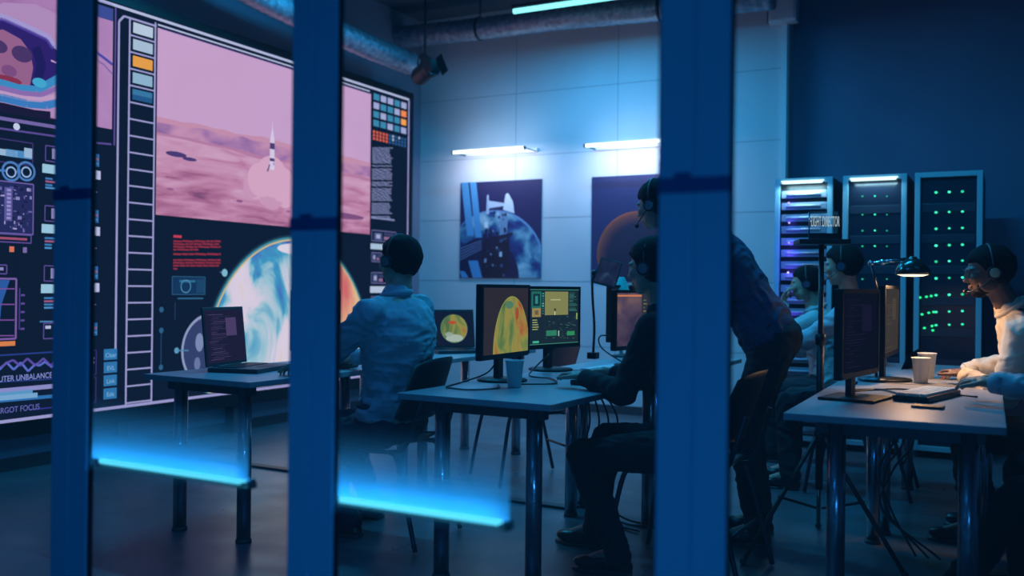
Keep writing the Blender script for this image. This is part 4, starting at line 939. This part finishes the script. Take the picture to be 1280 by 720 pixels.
b = MB(); b.tube(catmull([(-.0, 0, .03), (.005, 0, .2), (-.01, 0, hz-.12), (.0, .0, hz-.02), (.09, .02, hz)]), .008, n=10); b.ell((0, 0, hz+.0), (.02, .02, .02)); b.build('arm', M['black'], t)
b = MB(); b.box(-.03, .03, -.03, .03, 0, .04, bevel=.004); b.build('clamp', M['black'], t)
# little lamp with a teal shade beside it
tl = atY(777, 366, 5.62)
t = thing('table_lamp', 'small teal cone lamp behind the monitor with the painted orange reflection', 'lamp', (tl.x, tl.y, DZ), 0); hz = tl.z-DZ
b = MB(); b.lathe([(0, 0), (.06, 0), (.06, .012), (.012, .02), (.010, hz+.05), (0, hz+.05)], 20); b.build('stand', M['dark'], t)
b = MB(); b.lathe([(.065, hz-.0), (.055, hz+.02), (.022, hz+.09), (.016, hz+.10), (.014, hz+.10), (.05, hz+.018), (.062, hz)], 24); b.build('lamp_shade', M['teal'], t)

# ================================================================== PEOPLE
def remesh_obj(mb, name, material, voxel, smooth_it, parent=None, disp=None):
    o = mb.build(name+'_raw', material)
    md = o.modifiers.new('r', 'REMESH'); md.mode = 'VOXEL'; md.voxel_size = voxel; md.use_smooth_shade = True
    sm = o.modifiers.new('s', 'SMOOTH'); sm.factor = .5; sm.iterations = smooth_it
    bpy.context.view_layer.update()
    me = bpy.data.meshes.new_from_object(o.evaluated_get(bpy.context.evaluated_depsgraph_get()))
    bpy.data.objects.remove(o); me.name = name
    me.materials.clear(); me.materials.append(material)
    if disp:
        n = [v.normal.copy() for v in me.vertices]
        for v, nn in zip(me.vertices, n): v.co += nn*disp(v.co)
    for p in me.polygons: p.use_smooth = True; p.material_index = 0
    r = bpy.data.objects.new(name, me); COL.objects.link(r)
    if parent: r.parent = parent
    return r
def ik(a, c, l1, l2, pole):
    a, c, pole = Vector(a), Vector(c), Vector(pole); d = c-a; L = min(d.length, (l1+l2)*.995); d.normalize(); c = a+d*L
    x = (l1*l1-l2*l2+L*L)/(2*L); h_ = math.sqrt(max(1e-6, l1*l1-x*x)); pp = pole-d*pole.dot(d); pp.normalize()
    return a+d*x+pp*h_, c
def frame(fwd, up):
    up = Vector(up).normalized(); f = Vector(fwd); f = (f-up*f.dot(up)).normalized(); l = up.cross(f)
    return Matrix((f, l, up)).transposed()          # columns: forward, left, up
def folds(seed, amp):
    def f(co):
        q = Vector((co.x*9+seed, co.y*9, co.z*13)); a = noise.noise(q+noise.noise_vector(q*.6)*1.3)
        return amp*(1-abs(a)*3.2) + amp*.4*noise.noise(co*34+Vector((seed, 0, 0)))
    return f
def hand(mb, wrist, fdir, pn, s, curl=.5, sc=1.0):
    """s=+1 left, -1 right; fdir = towards the fingers, pn = palm normal (down for a typing hand)"""
    f = Vector(fdir).normalized(); n = Vector(pn); n = (n-f*n.dot(f)).normalized(); side = f.cross(n)*s      # towards the thumb
    w0 = Vector(wrist)
    for (a, lat, r) in ((.02, 0, .024), (.045, .012, .019), (.045, -.012, .019), (.065, .026, .0155), (.068, .009, .015), (.066, -.009, .0145), (.060, -.026, .0135), (.03, .02, .018)):
        mb.ell(w0+f*a*sc+side*lat*sc, (r*sc, r*sc, r*sc*.8), u=12, v=8)
    mb.rc(w0-f*.02, w0+f*.04, .024*sc, .022*sc)
    for k, (lat, ln, r) in enumerate(((.030, .072, .0092), (.010, .080, .0094), (-.010, .074, .009), (-.029, .058, .008))):
        p = w0+f*(.078-.004*abs(k-1))*sc+side*lat*sc; d = (f+side*(.14-.09*k)).normalized(); ang = .12
        for j, fr in enumerate((.45, .31, .24)):
            ang += curl*(.45+.25*j); dd = (d*math.cos(ang)+n*math.sin(ang)).normalized(); q = p+dd*ln*fr*sc; mb.rc(p, q, r*(1-.1*j)*sc, r*(.92-.1*j)*sc, n=10); p = q
    p = w0+f*.022*sc+side*.026*sc; d = (f*.75+side*.72+n*.25).normalized()
    for j, (ln, r) in enumerate(((.036, .0125), (.030, .0105), (.024, .0092))):
        q = p+d*ln*sc; mb.rc(p, q, r*sc, r*.92*sc, n=10); p = q; d = (d+f*.35-side*.18+n*.1).normalized()
def head(mb, c, R, s=1.0, beard=False):
    E = lambda x, y, z, rx, ry, rz: mb.ell(c+R@Vector((x, y, z))*s, (rx*s, ry*s, rz*s), mtx=R, u=24, v=16)
    E(-.012, 0, .030, .096, .077, .090); E(.020, 0, -.005, .074, .068, .080); E(.030, 0, -.055, .052, .052, .052); E(.050, 0, -.088, .026, .027, .021)
    E(.078, 0, .022, .018, .052, .012)                                    # brow
    E(.093, 0, -.012, .012, .011, .026); E(.101, 0, -.028, .013, .013, .010); E(.092, .011, -.031, .010, .007, .007); E(.092, -.011, -.031, .010, .007, .007)
    E(.082, 0, -.056, .012, .024, .0055); E(.080, 0, -.066, .012, .020, .0065)
    for q in (-1, 1):
        E(.066, q*.038, -.018, .022, .022, .024); E(.079, q*.031, .004, .010, .014, .009)
        E(-.004, q*.078, -.006, .018, .007, .031); E(-.010, q*.081, .008, .014, .006, .014); E(.02, q*.050, -.055, .036, .016, .034)
def hair_obj(c, R, parent, org, s=1.0, line=.03, back=-.088, vol=.012, seed=0, long_=False, name='hair', m=None):
    b = bmesh.new(); bmesh.ops.create_uvsphere(b, u_segments=40, v_segments=28, radius=1)
    for v in b.verts:
        d = v.co.copy(); x, y, z = d
        # hairline: high on the forehead, dropping behind the ears to the nape
        t_ = (x+1)/2; hl = back+(line-back)*max(0, min(1, (t_-.30)/.55))
        p = Vector((-.012+x*.097, y*.078, .030+z*.091)); grow = 1.0 if p.z > hl else max(-1.2, 1-(hl-p.z)/.012*1.0)
        if x < -.1 and p.z < .02: p.x = min(p.x, -.072+(.02-p.z)*.25)if abs(y) < .75 else p.x
        nn = noise.noise(d*6+Vector((seed, 0, 0)))*.004+noise.noise(d*17+Vector((0, seed, 0)))*.002
        p += d*(vol*grow+nn*(1 if grow > .5 else 0)); v.co = c+R@(p*s)-org
    for f in b.faces: f.smooth = True
    mb = MB(); mb._merge(b)
    if long_:
        for k in range(26):
            a = PI*(.42+1.16*k/25); st_ = Vector((-.012+.092*math.cos(a), .075*math.sin(a), .04))
            pts = [c+R@((st_+Vector((-.012*j, .0, -.045*j))*1.0)*s)-org for j in range(5)]
            mb.tube(catmull(pts, 3), .014, n=6, radii=[.016-.0006*i for i in range(13)])
    return mb.build(name, m or M['hair'], parent)
def headset(c, R, parent, org, s=1.0, side=1, bright=True):
    pt_ = lambda x, y, z: c+R@(Vector((x, y, z))*s)-org
    b = MB(); b.tube([pt_(-.005, .094*math.cos(a), .025+.107*math.sin(a)) for a in [PI*k/20 for k in range(21)]], .005, n=8); hb = b.build('headset', M['dark'], parent)
    for q in (-1, 1):
        b = MB(); b.tube([pt_(-.004, q*.082, -.002), pt_(-.004, q*.103, -.002)], .030*s, n=18); b.build('ear_cushion', M['black'], hb)
        b = MB(); b.tube([pt_(-.004, q*.103, -.002), pt_(-.004, q*.109, -.002)], .022*s, n=18); b.build('ear_cap', M['chrome'] if bright else M['dark'], hb)
    b = MB(); b.tube(catmull([pt_(.0, side*.106, -.01), pt_(.035, side*.104, -.045), pt_(.085, side*.07, -.075), pt_(.108, side*.035, -.078)]), .0028, n=6); b.build('microphone_boom', M['black'], hb)
    b = MB(); b.ell(pt_(.110, side*.028, -.078), (.011, .011, .013)); b.build('microphone', M['black'], hb)
def glasses(c, R, parent, org, s=1.0):
    pt_ = lambda x, y, z: c+R@(Vector((x, y, z))*s)-org
    b = MB()
    for q in (-1, 1):
        b.tube([pt_(.098-.006*abs(math.cos(a)), q*.032+.024*math.cos(a), .004+.018*math.sin(a)) for a in [2*PI*k/20 for k in range(21)]], .0022, n=6, cap=False)
        b.tube([pt_(.094, q*.056, .010), pt_(.0, q*.082, .012)], .0022, n=6)
    b.tube([pt_(.1, -.009, .006), pt_(.1, .009, .006)], .0022, n=6); b.build('glasses', M['black'], parent)
def person(label, pelvis, neck, headc, fwd, look, hands_, feet, skin='skin', top=None, bottom='trouser', hair=None, headset_=None, glass=False, poles=None,
           kpoles=None, curl=.5, girth=1.0, seed=1, beard=False, palm=(0, 0, -1), sc=1.0, sleeve=1.0, hand_dirs=None, long_=False, shirt_amp=.006, collar=True, tuck=.0):
    pelvis, neck, headc = Vector(pelvis), Vector(neck), Vector(headc); org = Vector((pelvis.x, pelvis.y, 0))
    fwd = Vector(fwd).normalized(); left = Vector((0, 0, 1)).cross(fwd).normalized(); spine = (neck-pelvis).normalized(); Rt = frame(fwd, spine)
    up_ = Rt.col[2]; lf = Rt.col[1]; ff = Rt.col[0]
    sh = {s_: neck - up_*.065 + lf*s_*.165*girth for s_ in (1, -1)}
    hip = {s_: pelvis + left*s_*.088 - Vector((0, 0, .02)) for s_ in (1, -1)}
    poles = poles or {1: (left*.5-fwd*.3+Vector((0, 0, -1))), -1: (-left*.5-fwd*.3+Vector((0, 0, -1)))}
    el, wr, kn, an = {}, {}, {}, {}
    for s_ in (1, -1):
        el[s_], wr[s_] = ik(sh[s_], hands_[s_], .285*sc, .255*sc, poles[s_])
        kp = (kpoles or {}).get(s_, fwd+Vector((0, 0, .8)))
        kn[s_], an[s_] = ik(hip[s_], Vector(feet[s_][0])+Vector((0, 0, .085)), .43*sc, .42*sc, kp)
    # torso cross sections along a slightly curved spine: (fraction, half depth, half width, forward offset)
    secs = [(0, .105, .155, 0), (.12, .105, .15, .0), (.25, .100, .138, .004), (.38, .098, .132, .006), (.52, .106, .142, .008), (.66, .114, .156, .004), (.78, .108, .162, -.004), (.88, .088, .150, -.010), (.95, .062, .11, -.008)]
    L = (neck-pelvis).length
    def torso(mb, inf, f0, f1, o):
        n = 22
        for i in range(n+1):
            f_ = f0+(f1-f0)*i/n
            for a, c_ in zip(secs[:-1], secs[1:]):
                if a[0] <= f_ <= c_[0]+1e-6:
                    t_ = (f_-a[0])/(c_[0]-a[0]); d_, w_, of = [a[k]+(c_[k]-a[k])*t_ for k in (1, 2, 3)]
                    mb.ell(pelvis+spine*L*f_+ff*(of-.03*math.sin(f_*PI))-o, ((d_*girth+inf), (w_*girth+inf), .045), mtx=Rt, u=20, v=8); break
    m_ = M[skin]
    mb = MB(); o = org
    torso(mb, 0, 0, .95, o)
    mb.rc(neck-up_*.03-o, headc-Vector((0, 0, .03))-fwd*.018-o, .058*sc, .052*sc)
    Rh = frame(look, (headc-neck).normalized()*.25+Vector((0, 0, 1)) - Vector(look)*0)
    head(mb, headc-o, Rh, sc)
    for s_ in (1, -1):
        mb.ell(sh[s_]-o, (.055, .055, .055)); mb.rc(neck-up_*.05-o, sh[s_]-o, .05, .05)
        mb.rc(sh[s_]-o, el[s_]-o, .047, .038); mb.rc(el[s_]-o, wr[s_]-o, .038, .025)
        hd = (hand_dirs or {}).get(s_) or (wr[s_]-el[s_]); 
        hand(mb, wr[s_]-o, hd, palm if not isinstance(palm, dict) else palm[s_], s_, curl, .95*sc)
        mb.rc(hip[s_]-o, kn[s_]-o, .078, .052); mb.rc(kn[s_]-o, an[s_]-o, .052, .036)
        td = Vector(feet[s_][1]).normalized(); mb.rc(an[s_]-o, an[s_]+td*.12-Vector((0, 0, .045))-o, .035, .028)
    body = remesh_obj(mb, 'person', m_, .0052, 3); body.location = org
    tag(body, label, 'person')
    # shirt with sleeves
    if top:
        mb = MB(); torso(mb, .020, .06+tuck, .93, o)
        for s_ in (1, -1):
            mb.rc(neck-up_*.045-o, sh[s_]-o, .058, .070); mb.rc(sh[s_]-o, el[s_]-o, .070, .054); w_ = el[s_]+(wr[s_]-el[s_])*.93*sleeve; mb.rc(el[s_]-o, w_-o, .055, .038)
            mb.ell(el[s_]+(wr[s_]-el[s_])*.12-o, (.055, .055, .05))
        mb.rc(neck-up_*.05-o, neck+up_*.010-o, .078, .064)
        sh_ = remesh_obj(mb, 'shirt', M[top], .009, 3, body, folds(seed, shirt_amp))
        if collar:
            mb = MB(); pts = []
            for k in range(17):
                a = PI+2*PI*(k-8)/17*.94; rr = .070; pts.append(neck+up_*.018+Rt@Vector((rr*math.cos(a), rr*.92*math.sin(a), .012-.026*(1+math.cos(a))/2))-o)
            mb.tube(pts, .013, n=8, radii=[.011+.004*math.sin(PI*i/16) for i in range(17)]); mb.build('collar', M[top], sh_)
            for s_ in (1, -1):
                w0 = el[s_]+(wr[s_]-el[s_])*.90*sleeve; dd = (wr[s_]-el[s_]).normalized(); mb = MB(); mb.tube([w0-dd*.025-o, w0+dd*.028-o], .043, n=20, radii=[.043, .040]); mb.build('cuff', M[top], sh_)
    mb = MB()
    mb.ell(pelvis-o, (.125*girth, .168*girth, .11), mtx=Rt, u=20, v=12); mb.ell(pelvis+spine*.08-o, (.117*girth, .160*girth, .06), mtx=Rt, u=20, v=12)
    for s_ in (1, -1):
        mb.rc(hip[s_]-o, kn[s_]-o, .098, .068); mb.rc(kn[s_]-o, an[s_]-Vector((0, 0, .01))-o, .070, .055); mb.rc(pelvis-o, hip[s_]-o, .11, .10)
    remesh_obj(mb, 'trousers', M[bottom], .010, 3, body, folds(seed+5, .005))
    for s_ in (1, -1):
        td = Vector(feet[s_][1]).normalized(); Rf = frame(td, (0, 0, 1)); a = Vector((an[s_].x, an[s_].y, feet[s_][0][2]))-o; z0 = 0
        mb = MB(); E = lambda x, y, z_, rx, ry, rz: mb.ell(a+Rf@Vector((x, y, z_)), (rx, ry, rz), mtx=Rf)
        E(-.01, 0, .055, .045, .038, .05); E(.05, 0, .045, .075, .040, .038); E(.12, 0, .036, .075, .044, .030); E(-.03, 0, .03, .035, .034, .028); E(.0, 0, .10, .042, .040, .04)
        s2 = remesh_obj(mb, 'shoe', M['shoe'], .008, 3, body)
        mb = MB(); 
        mb.lathe([(.0, 0), (.048, 0), (.049, .012), (0, .012)], 20, mtx=Matrix.Translation(a+Rf@Vector((.115, 0, -.0))) @ Rf.to_4x4() @ Matrix.Diagonal((1.7, .95, 1, 1)))
        mb.box(-.055, .06, -.034, .034, 0, .018, bevel=.006, mtx=Matrix.Translation(a) @ Rf.to_4x4()); mb.build('sole', M['dark'], s2)
    if hair is not None: hair_obj(headc, Rh, body, org, sc, seed=seed, long_=long_, **hair)
    if beard:
        hb = MB(); 
        for (x, y, z_, rx, ry, rz) in ((.045, 0, -.088, .038, .036, .026), (.030, .040, -.062, .034, .020, .034), (.030, -.040, -.062, .034, .020, .034), (.083, 0, -.045, .010, .026, .005), (.062, 0, -.09, .024, .026, .02)):
            hb.ell(headc+Rh@Vector((x, y, z_))-org, (rx, ry, rz), mtx=Rh)
        remesh_obj(hb, 'beard', M['hair'], .006, 1, body)
    if headset_: headset(headc, Rh, body, org, sc, headset_)
    if glass: glasses(headc, Rh, body, org, sc)
    return body
W = Vector
# man in pale blue shirt at the left desk
person('person in a pale blue shirt seated with their back to us, facing the video wall', (-2.57, 3.66, .54), (-2.54, 3.64, 1.12), (-2.55, 3.68, 1.285), (-1, -.02, 0), (-1, .10, -.05),
       {1: (-2.99, 3.50, .80), -1: (-2.99, 3.93, .80)}, {1: ((-2.72, 3.55, 0), (-1, -.1, 0)), -1: ((-2.85, 3.90, 0), (-1, .05, 0))}, top='shirt_blue', bottom='trouser_navy', hair=dict(line=.07, vol=.012, back=-.085), seed=2, girth=1.24, headset_=-1, shirt_amp=.008)
# person in black at the near middle desk
person('person dressed in black typing at the middle desk, legs under the table', (-1.17, 3.84, .53), (-1.31, 3.84, 1.07), (-1.36, 3.84, 1.26), (-1, .02, 0), (-1, .05, -.08),
       {1: (-1.62, 3.72, .79), -1: (-1.60, 4.0, .79)}, {1: ((-1.42, 3.64, 0), (-1, -.12, 0)), -1: ((-1.66, 3.96, .0), (-1, .05, 0))}, top='knit', hair=dict(line=.06, vol=.018, back=-.11), seed=4, collar=False, headset_=-1, girth=1.0, shirt_amp=.004, kpoles={1: W((-.6, 0, .9)), -1: W((-.9, 0, .8))})
# standing person leaning over
person('person in a blue shirt standing and leaning over the seated one in black', (-.98, 4.46, .93), (-1.34, 4.38, 1.42), (-1.515, 4.35, 1.575), (-1, -.1, 0), (-1, .12, -.25),
       {1: (-1.45, 4.25, .80), -1: (-1.30, 4.62, 1.05)}, {1: ((-1.02, 4.36, 0), (-1, -.2, 0)), -1: ((-1.06, 4.60, 0), (-1, .05, 0))}, top='shirt_navy', hair=dict(line=.055, vol=.010), seed=6, headset_=1, girth=1.12, kpoles={1: W((-1, 0, .1)), -1: W((-1, 0, .1))})
# two men behind the sign stand
person('person in a pale shirt seated behind the sign stand, facing left', (-.76, 5.92, .56), (-.84, 5.88, 1.13), (-.89, 5.86, 1.32), (-1, .0, 0), (-1, -.05, -.05),
       {1: (-1.30, 5.66, .90), -1: (-1.30, 6.0, .80)}, {1: ((-1.15, 5.7, 0), (-1, 0, 0)), -1: ((-1.2, 6.0, 0), (-1, 0, 0))}, top='shirt_blue', hair=dict(line=.065, vol=.014), seed=8, headset_=1, girth=1.05)
person('person in a pale shirt farthest back, a hand raised to their chin', (-1.10, 6.68, .52), (-1.18, 6.65, 1.04), (-1.24, 6.63, 1.22), (-1, -.05, 0), (-1, -.15, -.05),
       {1: (-1.38, 6.57, 1.08), -1: (-1.55, 6.78, .80)}, {1: ((-1.45, 6.55, 0), (-1, 0, 0)), -1: ((-1.5, 6.8, 0), (-1, 0, 0))}, top='shirt_white', hair=dict(line=.065, vol=.010), seed=10, headset_=-1, hand_dirs={1: W((.1, 0, 1))}, palm={1: (1, 0, 0), -1: (0, 0, -1)}, curl=.9)
# cream-shirted man
person('person in a cream shirt with beard, glasses and headset at the far right desk', (.24, 5.02, .53), (.00, 4.90, 1.09), (-.095, 4.87, 1.265), (-1, -.05, 0), (-1, -.22, -.18),
       {1: (-.19, 4.86, .785), -1: (-.20, 5.18, .785)}, {1: ((-.15, 4.9, 0), (-1, 0, 0)), -1: ((-.10, 5.25, 0), (-1, .05, 0))}, skin='skin_dark', top='shirt_cream', hair=dict(line=.065, vol=.012), seed=12, headset_=1, glass=True, beard=True, girth=1.1,
       poles={1: W((.5, -.6, -.5)), -1: W((.3, .6, -.6))}, shirt_amp=.009)
# nearest typist at the right
person('person in a pale blue shirt typing at the near right desk, cut by the frame', (.46, 3.92, .53), (.34, 3.98, 1.07), (.28, 4.0, 1.27), (-1, .05, 0), (-1, .15, -.15),
       {1: (-.06, 4.02, .83), -1: (-.05, 4.22, .82)}, {1: ((-.18, 3.80, 0), (-1, .1, 0)), -1: ((.05, 4.2, 0), (-1, .0, 0))}, top='shirt_blue', hair=dict(line=.065, vol=.012), seed=14, headset_=1, poles={1: W((.6, -.25, -.8)), -1: W((.3, .5, -.8))}, curl=.45)

# ================================================================== CAMERA
cam = bpy.data.cameras.new('camera'); co = bpy.data.objects.new('camera', cam); COL.objects.link(co)
r = Vector((CS, SN, 0)); f = Vector((-SN, CS, 0)); u = Vector((0, 0, 1)); c, s = math.cos(ROLL), math.sin(ROLL)
ax, ay = r*c+u*s, -r*s+u*c
mm = Matrix((ax, ay, -f)).transposed().to_4x4(); mm.translation = Vector((0, 0, H)); co.matrix_world = mm
cam.sensor_width = 36; cam.lens = F/1280*36; cam.clip_start = .05
cam.dof.use_dof = True; cam.dof.focus_distance = 4.5; cam.dof.aperture_fstop = 1.7
scene.camera = co
w = bpy.data.worlds.new('world'); scene.world = w; w.use_nodes = True
w.node_tree.nodes['Background'].inputs[0].default_value = (.01, .03, .10, 1); w.node_tree.nodes['Background'].inputs[1].default_value = .2
vs = scene.view_settings; vs.view_transform = 'Standard'; vs.look = 'None'; vs.gamma = 1; vs.exposure = 0; vs.use_curve_mapping = False
